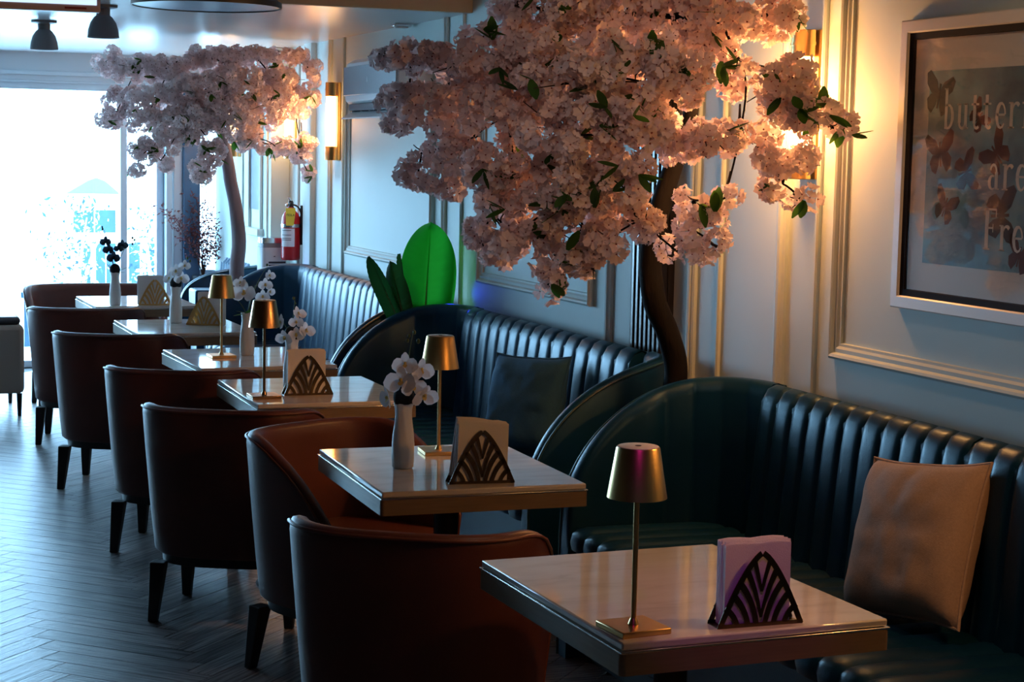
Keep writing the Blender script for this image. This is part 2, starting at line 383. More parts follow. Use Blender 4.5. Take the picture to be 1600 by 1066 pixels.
# ------------------------------------------------------------------ outside (seen overexposed through the glass)
struct('terrain', MB().box((-60, EY+.2, -.30), (60, 19, -.10)).box((-90, 19, -5.6), (160, 150, -5.2)), 'ground_out')
def facade():
    t = thing('townhouse', 'pale building across the street with dark glass doors, seen through the window', 'building', (12.4, 86, -5.2))
    obj('wall', MB().box((-3.2, 0, 0), (2.6, 6, 4.6)), 'stucco_out', t)
    obj('roof', MB().prism([(-1.6, 4.6), (.9, 4.6), (.2, 5.2), (-.2, 5.35), (-.6, 5.2)], 0, 2, lambda v: Vector((v.x, v.z+.2, v.y))), 'roof_out', t)
    for x0, x1, z0, z1 in ((-1.35, .66, 2.8, 3.85), (-1.1, -.5, .3, 2.3), (-.32, .66, .3, 2.3)):
        f = obj('window', MB().box((x0-.08, -.06, z0-.08), (x1+.08, 0, z1+.08)), 'stucco_out', t)
        xs = [x0, (x0+x1)/2, x1] if x1-x0 > .9 else [x0, x1]
        for a, b in zip(xs[:-1], xs[1:]): obj('pane', MB().box((a+.03, -.09, z0), (b-.03, -.055, z1)), 'glass_out', f)
    for x in (1.25, 2.05):
        f = obj('window', MB().box((x-.05, -.06, .3), (x+.6, 0, 2.4)), 'stucco_out', t); obj('pane', MB().box((x, -.09, .35), (x+.5, -.055, 2.3)), 'glass_out', f)
facade()
def out_tree(loc, h, r, seed, label):
    rnd = random.Random(seed); t = thing('street_tree', label, 'tree', loc)
    m = MB()
    for k in range(5):
        a = rnd.uniform(0, 2*PI); q = rnd.uniform(.3, 1)*r
        m.tube(bez((0, 0, 0), (q*.2*math.cos(a), q*.2*math.sin(a), h*.5), (q*math.cos(a), q*math.sin(a), h*rnd.uniform(.75, 1)), 6), [.12, .1, .08, .06, .04, .02], 6)
    obj('trunk', m, 'bark_white', t)
    for mt, n in (('foliage_out', 260), ('foliage_pale', 420)):
        m = MB()
        for k in range(n):
            p = Vector((rnd.gauss(0, r*.5), rnd.gauss(0, r*.5), h*rnd.uniform(.3, 1.05))); d = Vector((rnd.gauss(0, 1), rnd.gauss(0, 1), rnd.gauss(0, 1))).normalized(); e = d.orthogonal().normalized()
            s = rnd.uniform(.05, .14); m.add([p, p+d*s+e*s*.5, p+d*s*2, p+d*s-e*s*.5], [(0, 1, 2, 3)])
        f = obj('foliage', m, mt, t, 0, fix=False); f['kind'] = 'stuff'
out_tree((8.0, 62, -5.2), 4.9, 1.1, 3, 'slender white barked tree outside the window, left of the building')
out_tree((11.4, 66, -5.2), 4.6, .9, 5, 'leafy street tree outside, right of the building behind the white mullion')
def planter(loc, label):
    t = thing('garden_planter', label, 'planter', loc)
    obj('pot', MB().lathe([(.25, 0), (.42, .1), (.55, .4), (.5, .7), (.42, .78), (.36, .78), (.36, .7)], 20), 'stucco_out', t)
    m = MB(); rnd = random.Random(8)
    for k in range(70):
        p = Vector((rnd.gauss(0, .15), rnd.gauss(0, .15), .75)); d = Vector((rnd.gauss(0, .5), rnd.gauss(0, .5), 1)).normalized(); e = d.orthogonal(); m.add([p, p+d*.15+e*.06, p+d*.35, p+d*.15-e*.06], [(0, 1, 2, 3)])
    f = obj('foliage', m, 'foliage_out', t, 0, fix=False); f['kind'] = 'stuff'
planter((7.3, 58, -4.0), 'round white stone planter outside in front of the building')
def bench_out(loc, label, w, h):
    t = thing('terrace_table', label, 'table', loc)
    obj('tabletop', MB().box((-w/2, -.3, h-.05), (w/2, .3, h)), 'glass_out', t)
    for x in (-w/2+.05, w/2-.09): obj('leg', MB().box((x, -.05, 0), (x+.05, .05, h-.05)), 'glass_out', t)
bench_out((1.72, 16.3, -.1), 'dark terrace table outside at the lower left edge of the glass', .20, .50)

# ------------------------------------------------------------------ dining tables
TW, TL, TH = .60, .74, .76
TAB = [(1.69, 3.402, .023), (1.71, 4.953, -.027), (1.76, 6.682, -.008), (1.756, 7.80, .043), (1.743, 9.231, .01), (1.754, 10.785, .02)]
tl = ['nearest dining table, pale stone top with magenta glow on its napkins', 'second dining table from the camera, with white orchid vase, gold lamp and napkins',
      'third dining table from the camera, with bronze lamp and orchid behind the napkins', 'fourth dining table from the camera, with gold lamp and tall orchid vase and no napkins',
      'fifth dining table from the camera, with turned napkin holder and no lamp', 'farthest dining table, by the window, with dark silhouetted flowers in its vase']
def make_table():
    t = thing('dining_table', tl[0], 'table', group='stone topped dining tables')
    obj('tabletop', MB().box((-TW/2+.004, -TL/2+.004, -.016), (TW/2-.004, TL/2-.004, 0)), 'stone', t, bevel=.004)
    mb = MB()
    a, b = (TW/2, TL/2), (TW/2-.004, TL/2-.004)
    for z0, z1 in ((-.021, -.0165),): mb.box((-a[0], -a[1], z0), (a[0], a[1], z1))
    obj('metal_edge', mb, 'edge_metal', t, bevel=.001)
    r = .012; pts = []
    for cx, cy, a0 in ((1, 1, 0), (-1, 1, 90), (-1, -1, 180), (1, -1, 270)):
        for k in range(5):
            an = math.radians(a0+k*22.5); pts.append((cx*(TW/2-r)+r*math.cos(an), cy*(TL/2-r)+r*math.sin(an)))
    obj('apron', MB().prism(pts, -.064, -.0215), 'apron_wood', t)
    obj('column', MB().lathe([(.045, -.072), (.038, -.10), (.034, -.3), (.034, -.66), (.05, -.72), (.06, -.735)], 20), 'pedestal_metal', t)
    obj('mounting_plate', MB().box((-.16, -.16, -.074), (.16, .16, -.0645)), 'pedestal_metal', t)
    obj('base', MB().lathe([(.21, -.76), (.215, -.752), (.20, -.742), (.06, -.732)], 28), 'pedestal_metal', t)
    return t
t0 = make_table(); t0.location = (TAB[0][0], TAB[0][1], TH); t0.rotation_euler = (0, 0, TAB[0][2])
for (x, y, a), l in zip(TAB[1:], tl[1:]): dup(t0, (x, y, TH), a, l)

# ------------------------------------------------------------------ tub chairs
def make_chair(label, a=.325, b=.30, arm=.20, wide=False):
    t = thing('tub_chair', label, 'chair', group='cognac tub chairs')
    n = 2.9; plan = []
    NA, NB = 7, 26
    for k in range(NA): plan.append(((a-.012*(1-k/NA)), arm*(1-k/NA), 1-k/NA))        # right arm, front to corner
    for k in range(NB+1):
        th = PI/2-PI*k/NB; s, c = math.sin(th), math.cos(th)
        plan.append((a*math.copysign(abs(s)**(2/n), s), -b*abs(c)**(2/n), 0))
    for k in range(1, NA+1): plan.append((-(a-.012*k/NA), arm*k/NA, k/NA))
    m = len(plan)
    # height of the rim: flat round the back, falling along the arms
    def hh(p):
        x, y, s = p
        q = max(0, min(1, (y+b*.62)/(arm+b*.62)))
        return .50+.275*(1-q**1.9)
    def nrm(i):
        p, q = plan[max(i-1, 0)], plan[min(i+1, m-1)]; d = Vector((q[0]-p[0], q[1]-p[1], 0)).normalized(); return Vector((-d.y, d.x, 0))
    def sc_(z): 
        f = max(0, min(1, (z-.235)/.5)); return .865+.135*f**.8
    rings = []; rim = []; front = []
    for i, p in enumerate(plan):
        h = hh(p); N = nrm(i); N = N if N.dot(Vector((p[0], p[1]-.02, 0))) < 0 else -N       # inward
        prof = []
        for d, z in ((.012, .238), (0, .25), (0, .32), (0, .40), (0, h*.55+.18), (0, h-.035), (.001, h-.014), (.008, h-.003), (.024, h), (.040, h-.004), (.047, h-.016), (.050, h-.05), (.052, (h+.40)/2), (.054, .40), (.056, .30)):
            s = sc_(z); base = Vector((p[0]*s, p[1]*s+.01*(1-s), 0)); prof.append(base+N*d+Vector((0, 0, z)))
        rings.append(prof)
        s = sc_(h); rim.append(Vector((p[0]*s, p[1]*s, 0))-N*.0015+Vector((0, 0, h-.012)))
    mb = MB(); mb.rings(rings, True, True, True)
    sh = obj('shell', mb, 'cognac', t, 50)
    s0 = [rings[0][k] for k in (4, 3, 1)]; s1 = [rings[-1][k] for k in (4, 3, 1)]
    fwd = Vector((0, .002, 0))
    obj('piping', MB().tube([q+fwd for q in reversed(s0)]+rim+[q+fwd for q in s1], .0048, 6), 'cognac_piping', t, 60)
    def plan_scaled(k, yf, z):
        pts = [Vector((p[0]*k, p[1]*k, z)) for p in plan[NA-1:-NA+1]]
        return [Vector((pts[0].x, yf, z))]+pts+[Vector((pts[-1].x, yf, z))]
    obj('seat', MB().rings([plan_scaled(.80, arm+.03, .27), plan_scaled(.80, arm+.035, .40), plan_scaled(.79, arm+.03, .43), plan_scaled(.72, arm-.01, .447)], True), 'cognac', t, 50)
    obj('base_ring', MB().rings([plan_scaled(.79, arm-.02, .205), plan_scaled(.80, arm-.015, .238), plan_scaled(.80, arm-.015, .27)], True), 'chair_leg', t, 40)
    for sx in (-1, 1):
        for sy in (-1, 1):
            x0, y0, x1, y1 = sx*(a-.09), sy*.19, sx*(a-.078), sy*.222
            if sy > 0: y0, y1 = min(.17, arm-.04), min(.19, arm-.02)
            obj('leg', MB().rings([[(x1-.016, y1-.016, 0), (x1+.016, y1-.016, 0), (x1+.016, y1+.016, 0), (x1-.016, y1+.016, 0)],
                                   [(x0-.027, y0-.027, .21), (x0+.027, y0-.027, .21), (x0+.027, y0+.027, .21), (x0-.027, y0+.027, .21)]], True), 'chair_leg', t, 0, bevel=.004)
    return t
D = math.radians
ch = [((1.42, 4.27), -33, 'nearest tub chair, back to the camera, beside the front stone table'),
      ((1.605, 5.55), 180+28, 'tub chair turned towards the camera showing its orange leather inside'),
      ((1.405, 6.377), -28, 'third tub chair from the camera, brown back, just behind the turned chair'),
      ((1.438, 7.53), -26, 'fourth tub chair from the camera, second in from the turned chair'),
      ((1.40, 9.0), -25, 'fifth tub chair from the camera, at the fifth table'),
      ((1.421, 10.43), -14, 'farthest tub chair seen from behind, beside the beige sofa')]
c0 = make_chair(ch[0][2]); c0.location = (*ch[0][0], 0); c0.rotation_euler = (0, 0, D(ch[0][1]))
for (x, y), r, l in ch[1:]: dup(c0, (x, y, 0), D(r), l)
c7 = make_chair('wide low tub loveseat facing the camera behind the farthest table, beside window', .45, .30, .20); c7.name = 'tub_loveseat'; c7['category'] = 'loveseat'; del c7['group']
c7.location = (1.66, 11.75, -.02); c7.rotation_euler = (0, 0, D(180))
c7.location.z = 0

# beige sofa end at the left edge
t = thing('beige_sofa', 'beige upholstered sofa end cut by the left edge of the picture', 'sofa', (.62, 11.7, 0))
obj('body', MB().box((-.62, -.32, .14), (.55, .32, .565)), 'fabric_beige', t, bevel=.03)
obj('seat_cushion', MB().box((-.60, -.30, .566), (.53, .30, .615)), 'shade_dark', t, bevel=.02)
for x, y in ((.52, -.29), (.52, .29), (-.58, -.29), (-.58, .29)): obj('leg', MB().lathe([(.012, 0), (.018, .14)], 10, (x, y, 0)), 'chair_leg', t)

# ------------------------------------------------------------------ banquettes
def zprof(x, top, pw=.5): 
    q = max(0.0, 1-((2.885-min(x, 2.885))/.585)**2); return .45+(top-.45)*q**pw
def make_bench(name, y0, y1, seams, label, top=.945, outer='teal_leather', near=True, far=True, fx=2.315, pitch=.088, pw_=.5):
    t = thing(name, label, 'banquette', (2.6, (y0+y1)/2, 0)); yc = (y0+y1)/2; OX = 2.6
    # plinth and seat box
    obj('plinth', MB().box((fx+.06-OX, y0-yc+.03, 0), (2.95-OX, y1-yc-.03, .10)), 'black_plinth', t)
    obj('seat_box', MB().box((fx+.012-OX, y0-yc+.04, .10), (2.95-OX, y1-yc-.04, .385)), 'teal_leather', t, bevel=.012)
    AR = .30                                                   # radius of the corner where back turns into the end panel
    # seat channels: strips running from front edge to back, each bulging
    ns = max(1, round((y1-y0-.10)/pitch)); pw = (y1-y0-.10)/ns
    prof = [(fx-.004, .386), (fx-.010, .41), (fx-.004, .436), (fx+.012, .448), (fx+.04, .452), (fx+.15, .452), (fx+.30, .450), (2.83, .446)]
    rs = []
    for j in range(7):
        u = j/6; d = .011*(1-(2*u-1)**2)**.6
        r = []
        for i, (x, z) in enumerate(prof):
            k = min(i, len(prof)-1)
            nx, nz = (-1, 0) if i < 2 else ((-.7, .7) if i < 4 else (0, 1))
            r.append((x-OX+nx*d, -pw/2+u*pw, z+nz*d-.008))
        rs.append(r)
    sm = MB().rings(rs, False).mesh('seat_channel', 'teal_leather', 50)
    for k in range(ns): link('seat_channel', sm, t, (0, y0-yc+.05+pw*(k+.5), 0))
    # back: solid core and bulging channels that roll over the top
    ya, yb = (y0+AR+.035 if near else y0), (y1-AR-.035 if far else y1)
    core = [(2.80, .42), (2.845, top-.05), (2.87, top-.015), (2.90, top-.006), (2.945, top-.03), (2.955, top-.10), (2.955, .10), (2.82, .10)]
    obj('back_core', MB().rings([[(x-OX, y-yc, z) for x, z in core] for y in (ya, yb)], True), 'teal_leather', t, 40)
    cuts = [ya]+[s for s in seams if ya < s < yb]+[yb]
    for a, b in zip(cuts[:-1], cuts[1:]):
        a += .006*(a in seams); b -= .006*(b in seams)
        nb = max(1, round((b-a)/pitch)); bw = (b-a)/nb; last = None
        bp = [(2.800, .43), (2.812, .56), (2.824, .70), (2.836, .82), (2.844, top-.075), (2.852, top-.04), (2.868, top-.012), (2.895, top), (2.925, top-.010), (2.944, top-.032)]
        rs = []
        for j in range(9):
            u = j/8; d = .011*(1-(2*u-1)**4)**.6
            r = []
            for i, (x, z) in enumerate(bp):
                f = (i-4)/4 if i > 4 else 0; ang = max(0, f)*PI/2*1.1
                r.append((x-OX-d*math.cos(ang), -bw/2+u*bw, z+d*.35*math.sin(ang)))
            rs.append(r)
        cm = MB().rings(rs, False).mesh('back_channel', 'teal_leather', 50)
        for k in range(nb): link('back_channel', cm, t, (0, a-yc+bw*(k+.5), 0))
    # curved end panels
    for on, ye, sg in ((near, y0, -1), (far, y1, 1)):
        if not on: continue
        path = []
        for k in range(16): path.append((fx-.012+(2.62-fx+.012)*(k/16)**1.4, ye))
        for k in range(41):
            an = PI/2*(1-k/40); path.append((2.62+AR*math.cos(an), ye-sg*(AR-AR*math.sin(an))))
        m = len(path); rings = []; rimp = []
        ACC = 0; AT = sum((Vector(path[k])-Vector(path[k-1])).length for k in range(1, len(path)))
        for i, (px, py) in enumerate(path):
            q, w = path[max(i-1, 0)], path[min(i+1, m-1)]
            d = Vector((w[0]-q[0], w[1]-q[1], 0)).normalized(); N = Vector((d.y, -d.x, 0))
            if N.y*(-sg) < 0 and abs(N.y) > .3 or (abs(N.y) <= .3 and N.x > 0): N = -N           # towards the sitter
            h = zprof(px+.0, top, pw_) if i else .42
            ACC += (Vector(path[i])-Vector(path[i-1])).length if i else 0
            bul = .0
            if px > 2.55: bul = .011*abs(math.sin(PI*(ACC-AT)/(pitch*1.05)))**.4
            T = .035; r = []
            for dd, z in ((-T, .0), (-T, .2), (-T, h*.6), (-T, h-.03), (-T*.72, h-.008), (-T*.2, h), (T*.4, h-.003), (T*.85+bul*.5, h-.018), (T+bul, h-.05), (T+bul, max(.2, h*.75)), (T+bul, max(.15, h*.5)), (T, .0)):
                r.append(Vector((px-OX, py-yc, 0))+N*dd+Vector((0, 0, max(z, 0))))
            rings.append(r); rimp.append(Vector((px-OX, py-yc, h-.012))-N*T*.95)
        obj('end_panel', MB().rings(rings, True, True, True), ['teal_leather'], t, 50)
        rimp = [Vector((rimp[0].x, rimp[0].y, .0)), Vector((rimp[0].x, rimp[0].y, .3))]+rimp
        obj('piping', MB().tube(rimp, .005, 6), 'teal_piping', t, 60)
    return t
make_bench('banquette', 2.30, 5.46, [4.0], 'nearest dark teal channelled banquette, holding the brown linen cushion', pitch=.105)
make_bench('banquette', 5.82, 8.36, [6.92], 'middle teal channelled banquette, holding the blue cushion, below the near blossom tree', pitch=.122)
b3 = make_bench('banquette', 8.56, 11.42, [10.0], 'farthest channelled teal banquette, shining blue, under the wall air conditioner', pitch=.128)
make_bench('banquette', 12.35, 13.5, [], 'small dark leather banquette by the window, beyond the three long ones', top=.86, far=False, fx=2.315, pw_=.22)
t = thing('cube_stool', 'dark blue leather cube seat at the far end by window', 'stool', (2.45, 12.09, 0))
obj('seat', MB().box((-.11, -.12, .60), (.11, .12, .725)), 'teal_leather', t, bevel=.015)
obj('body', MB().box((-.10, -.11, .05), (.10, .11, .60)), 'teal_leather', t, bevel=.01)
obj('plinth', MB().box((-.09, -.10, 0), (.09, .10, .05)), 'black_plinth', t)

# ------------------------------------------------------------------ cushions
def cushion(loc, rot, size, thick, m, name, label, seed):
    t = thing(name, label, 'cushion', loc); t.rotation_euler = rot
    n = 22; rnd = random.Random(seed); vs, fs = [], []
    for side in (1, -1):
        for i in range(n+1):
            for j in range(n+1):
                u, v = i/n*2-1, j/n*2-1
                e = 1-.07*(1-abs(v)**3)*abs(u)**4-0; e2 = 1-.07*(1-abs(u)**3)*abs(v)**4
                x, z = u*e*size/2, v*e2*size/2
                th = thick/2*((1-abs(u)**3.2)*(1-abs(v)**3.2))**.55
                wr = .014*noise.noise(Vector((u*2.2+seed, v*2.2, side*3)))+.006*noise.noise(Vector((u*6+seed, v*5, side)))
                rad = .010*math.sin(9*math.atan2(v, u)+seed)*(u*u+v*v)**.5*(1-max(abs(u), abs(v)))
                vs.append((x, side*(th+(wr+rad)*min(1, th/thick*3)), z))
    for s in (0, 1):
        o = s*(n+1)**2
        for i in range(n):
            for j in range(n):
                q = (o+i*(n+1)+j, o+(i+1)*(n+1)+j, o+(i+1)*(n+1)+j+1, o+i*(n+1)+j+1); fs.append(q if s else q[::-1])
    mb = MB().add(vs, fs); obj('cover', mb, m, t, 70)
    ed = [(-1+2*k/14, -1) for k in range(14)]+[(1, -1+2*k/14) for k in range(14)]+[(1-2*k/14, 1) for k in range(14)]+[(-1, 1-2*k/14) for k in range(14)]
    pts = []
    for u, v in ed:
        e = 1-.07*(1-abs(v)**3)*abs(u)**4; e2 = 1-.07*(1-abs(u)**3)*abs(v)**4
        pts.append((u*e*size/2, 0, v*e2*size/2))
    obj('piping', MB().tube(pts, .005, 6, closed=True), m, t, 60)
    return t

cushion((2.715, 4.03, .672), (D(-19), D(-7), D(-80)), .44, .18, 'linen_brown', 'brown_cushion', 'brown linen scatter cushion leaning on the nearest banquette', 3)
cushion((2.66, 6.74, .660), (D(-14), D(-3), D(-66)), .42, .15, 'linen_blue', 'blue_cushion', 'slate blue scatter cushion leaning on the middle banquette', 7)

# ------------------------------------------------------------------ table lamps
def make_lamp(label, metal):
    t = thing('table_lamp', label, 'lamp', group='cordless brass table lamps')
    obj('base', MB().box((-.054, -.054, 0), (.054, .054, .012)), metal, t, bevel=.002)
    obj('collar', MB().lathe([(.011, .012), (.009, .018), (.0062, .024)], 16), metal, t)
    obj('stem', MB().lathe([(.0055, .018), (.0055, .29)], 14), metal, t)
    s = obj('shade', MB().lathe([(.0575, .262), (.0585, .262), (.0425, .358), (.041, .3605), (.0395, .3605), (.0405, .357), (.0570, .263)], 44, cap0=False, cap1=False), metal, t, 50)
    obj('cap', MB().lathe([(.040, .357), (.040, .3612), (.039, .362), (.001, .362)], 36), 'lamp_top', s)
    obj('touch_button', MB().lathe([(.006, .362), (.006, .3628), (.001, .363)], 14), 'shade_dark', s)
    obj('diffuser', MB().lathe([(.050, .285), (.050, .288), (.001, .288)], 30), 'lamp_top', s)
    return t
lampdef = [((1.463, 3.112), .10, 'brass table lamp on the nearest table, magenta streak on its shade', 'brass'), ((1.758, 5.17), -.10, 'satin gold table lamp on the second table, before the white orchid', 'brass_satin'),
           ((1.526, 6.50), 0, 'dark bronze table lamp on the third table with streaked shade', 'bronze'), ((1.643, 7.815), .05, 'gold table lamp on the fourth table, farthest of the table lamps', 'brass_satin')]
for (x, y), r, l, m in lampdef:
    lm = make_lamp(l, m); lm.location = (x, y, TH); lm.rotation_euler = (0, 0, r)

# ------------------------------------------------------------------ napkin holders and napkins
def fan_plate(mb, y, w=.187, h=.148, th=.0016):
    def strip(pts, wd, taper=None):
        n = len(pts); L, R = [], []
        for i in range(n):
            p, q = pts[max(i-1, 0)], pts[min(i+1, n-1)]; d = Vector((q[0]-p[0], q[1]-p[1])); d = d.normalized() if d.length else Vector((0, 1)); k = (wd if not taper else wd+(taper-wd)*i/(n-1))/2
            L.append((pts[i][0]-d.y*k, pts[i][1]+d.x*k)); R.append((pts[i][0]+d.y*k, pts[i][1]-d.x*k))
        rs = [[(L[i][0], y-th/2, L[i][1]), (R[i][0], y-th/2, R[i][1]), (R[i][0], y+th/2, R[i][1]), (L[i][0], y+th/2, L[i][1])] for i in range(n)]
        mb.rings(rs, True)
    def arch(z): return w/2*(1-(z/h))**.66
    for s in (1, -1):
        strip([(s*max(arch(z)-.004, 0), z) for z in [h*(1-(1-k/12)**1.6)*.985 for k in range(13)]], .0115)
        def q(a, b, wd, tp=None, cx=.25, cz=.6):
            c = (a[0]+(b[0]-a[0])*cx, a[1]+(b[1]-a[1])*cz)
            strip([(s*x, z) for x, z in [((1-t)**2*a[0]+2*t*(1-t)*c[0]+t*t*b[0], (1-t)**2*a[1]+2*t*(1-t)*c[1]+t*t*b[1]) for t in [k/7 for k in range(8)]]], wd, tp)
        q((0, .070), (.016, .128), .005, .010, .45, .5)
        q((0, .018), (.031, .109), .005, .013, .32, .55)
        q((.009, .006), (.047, .088), .010, .0135)
        q((.028, .006), (.063, .066), .0105, .0135)
        q((.052, .006), (.078, .040), .0105, .0125)
    mb.box((-w/2, y-th/2, 0), (w/2, y+th/2, .008))
    return mb
def make_holder(label, metal='brass_shaded'):
    t = thing('napkin_holder', label, 'napkin holder', group='fan pattern napkin holders')
    obj('front_plate', fan_plate(MB(), 0), metal, t, 0); obj('back_plate', fan_plate(MB(), .044), metal, t, 0)
    obj('base', MB().box((-.0925, 0, 0), (.0925, .044, .0016)), metal, t)
    return t
hold = [((1.717, 3.066), -.02, 'brass fan napkin holder on the nearest table, dark against pink napkins'), ((1.711, 4.652), -.10, 'brass fan napkin holder on the second table beside the gold lamp'),
        ((1.702, 6.525), -.03, 'brass fan napkin holder on the third table before the orchid vase'), ((1.850, 9.24), -.50, 'lit-toned brass fan napkin holder set askew on the fifth table'),
        ((1.809, 10.456), -.20, 'shiny fan napkin holder on the farthest table by the window')]
napl = ['white folded napkin in the holder on the nearest table, tinted magenta', 'cream folded napkin fanned in the holder on the second table', 'white folded napkin in the holder on the third table',
        'white folded napkin in the askew brass holder on the fifth table', 'shaded white napkin in the holder on the farthest table']
h0 = make_holder(hold[0][2])
nap_m = {}
rnd = random.Random(4)
for i, ((x, y), r, l) in enumerate(hold):
    if i == 0: h = h0; h.location = (x, y, TH); h.rotation_euler = (0, 0, r)
    elif i < 3: h = dup(h0, (x, y, TH), r, l)
    else: h = make_holder(l, 'brass_satin'); h.location = (x, y, TH); h.rotation_euler = (0, 0, r)  # far holders get the brass colour as lit by the window
    ca, sa = math.cos(r), math.sin(r); N = 9 if i < 3 else 6
    for k in range(N):
        w, hgt, th = .143, .166+rnd.uniform(-.004, .003), .034/N
        mb = MB(); g = []
        for a in range(7):
            u = a/6; xx = (u-.5)*w; yy = .0035*math.sin(u*PI+.6*k*.1) if i == 0 else .002*math.sin(u*5+k)
            zt = hgt-.004*(1-abs(2*u-1)**.5)*(i == 0)+(.003*math.sin(u*6+k) if i == 1 else 0)-(.003 if a in (0, 6) else 0)
            g.append([(xx, yy, 0), (xx, yy+th*.95, 0), (xx, yy+th*.95, zt), (xx, yy+th*.3, zt+.0015), (xx, yy, zt-.001)])
        mb.rings(g, True)
        o = obj('paper_napkin', mb, 'napkin', None, 50)
        oy = .0040+k*.038/N; lean = (rnd.uniform(-.02, .02) if i != 1 else .02+.012*k*(1 if k > 3 else .3)); ox = -.006+rnd.uniform(-.002, .002) if i in (0, 2) else (-.004*k*.4+rnd.uniform(-.003, .003))+(.040 if i == 3 else 0)-(.02 if i == 4 else 0)
        o.location = (x+ca*ox-sa*oy, y+sa*ox+ca*oy, TH+.0017+abs(lean)*.073+.0003); o.rotation_euler = (0, lean if i == 1 else lean*.4, r)
        tag(o, napl[i], 'napkin', 'folded napkins, holder %s' % ['nearest', 'second', 'third', 'fifth', 'farthest'][i])

# ------------------------------------------------------------------ vases with orchids
def make_vase(label):
    t = thing('bud_vase', label, 'vase', group='white bud vases')
    n = 40; prof = [(.027, 0), (.031, .004), (.0325, .03), (.0325, .07), (.030, .10), (.0255, .135), (.0235, .155), (.0245, .172), (.028, .186), (.0275, .188), (.0255, .186), (.022, .165), (.021, .14)]
    rs = []
    for i, (r, z) in enumerate(prof):
        rs.append([((r+(.0008*math.sin(9*(2*PI*j/n)+z*38)+.0004*math.sin(17*(2*PI*j/n)-z*60) if 0 < i < 8 else 0))*math.cos(2*PI*j/n), (r+(.0008*math.sin(9*(2*PI*j/n)+z*38) if 0 < i < 8 else 0))*math.sin(2*PI*j/n), z) for j in range(n)])
    b = obj('body', MB().rings(rs, True, True, True), 'vase_white', t, 70)
    obj('lip', MB().tube([(.0275*math.cos(a), .0275*math.sin(a), .187+.0018*math.sin(5*a)) for a in [2*PI*k/30 for k in range(30)]], .0016, 6, closed=True), 'vase_white', t, 60)
    return t
def petal(mb, L, W, ang, tilt, cup=.15, tf=None, n=4):
    """one petal lying radially at angle ang, lifted by tilt"""
    vs = []; fs = []
    ca, sa, ct, st = math.cos(ang), math.sin(ang), math.cos(tilt), math.sin(tilt)
    for i in range(n+1):
        u = i/n; w = W*(math.sin(PI*min(.97, u*.92+.06))**.7)/2
        for s in (-1, 0, 1):
            r, c, h = u*L, s*w, cup*L*u*u*.6-abs(s)*cup*W*-.35*math.sin(PI*u)
            x, z = r*ct-h*st, r*st+h*ct
            vs.append(Vector((x*ca-c*sa, x*sa+c*ca, z)))
    for i in range(n):
        for s in (0, 1): a = i*3+s; fs.append((a, a+1, a+4, a+3))
    if tf: vs = [tf@v for v in vs]
    mb.add(vs, fs)
def orchid_mesh():
    mb = MB()
    for a, L, W, tl_ in ((PI/2, .030, .022, .1), (PI/2+2.25, .030, .020, .15), (PI/2-2.25, .030, .020, .15), (PI+.25, .036, .040, .25), (-.25, .036, .040, .25)): petal(mb, L, W, a, tl_, .18)
    mb.cur = 1; petal(mb, .014, .012, -PI/2, .7, .3); mb.ball((0, .002, .006), .004, 8, 6)
    return mb.mesh('orchid_flower', ['orchid_petal', 'orchid_lip'], 80, fix=False)
OM = orchid_mesh()
OMD = OM.copy(); OMD.materials[0] = MATS['silhouette_petal']; OMD.materials[1] = MATS['silhouette_petal']
def orchid(loc, label, tips, flowers, buds, leaves, moss=True, dark=False):
    t = thing('orchid_spray', label, 'flowers', loc)
    if moss: obj('moss_ball', MB().ball((0, 0, .018), (.031, .031, .034), 14, 10), 'moss_black', t)
    for tip in tips: obj('stem', MB().tube(bez((0, 0, -.03), (tip[0]*.25, tip[1]*.25, tip[2]*.6), tip, 9), [.0022, .0022, .002, .002, .0018, .0016, .0014, .0012, .001], 6), 'stem_green', t)
    for p, az, el, s in flowers:
        d = Vector((math.cos(el)*math.cos(az), math.cos(el)*math.sin(az), math.sin(el)))
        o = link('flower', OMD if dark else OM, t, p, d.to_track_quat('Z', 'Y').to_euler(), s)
    for p, s in buds: obj('bud', MB().ball(p, (s, s, s*1.3), 10, 8), 'stem_green', t)
    for a, L, el in leaves:
        m = MB(); petal(m, L, L*.45, a, el, .1, Matrix.Translation((0, 0, .0))); obj('leaf', m, 'cherry_leaf' if not dark else 'banana_leaf_dark', t, 80, fix=False)  # silhouetted spray gets leaves darkened by colour too
    return t
VZ = TH+.188
CAMAZ = D(-108)      # roughly towards the camera
vases = [((1.575, 4.953), 'white ribbed vase on the second table with large orchid'), ((1.695, 6.76), 'white vase on the third table half hidden behind its napkins'),
         ((1.769, 7.868), 'white vase on the fourth table beside the gold lamp'), ((1.735, 9.40), 'white vase on the fifth table beside the askew napkin holder'), ((1.588, 10.50), 'white vase in shade on the farthest table by the window')]
v0 = make_vase(vases[0][1]); v0.location = (*vases[0][0], TH)
for (x, y), l in vases[1:]: dup(v0, (x, y, TH), .7, l)
orchid((1.575, 4.953, VZ), 'white moth orchid spray in the second table vase', [(.035, .02, .215), (.05, .0, .12), (-.04, -.01, .06)],
       [((-.004, -.02, .118), CAMAZ, .1, 1.15), ((.045, -.015, .100), CAMAZ+.6, -.1, 1.2), ((-.020, -.040, .072), CAMAZ-.3, .1, 1.45), ((.014, -.045, .058), CAMAZ+.3, -.2, 1.2), ((.048, -.04, .030), CAMAZ+.5, -.5, 1.3), ((-.048, -.01, .020), CAMAZ-1.2, -.2, 1.25), ((.012, -.01, .092), CAMAZ+.2, .2, 1.1)],
       [((.036, .02, .205), .005), ((.020, .02, .195), .0045), ((.012, .01, .182), .005), ((.045, .01, .180), .006)], [])
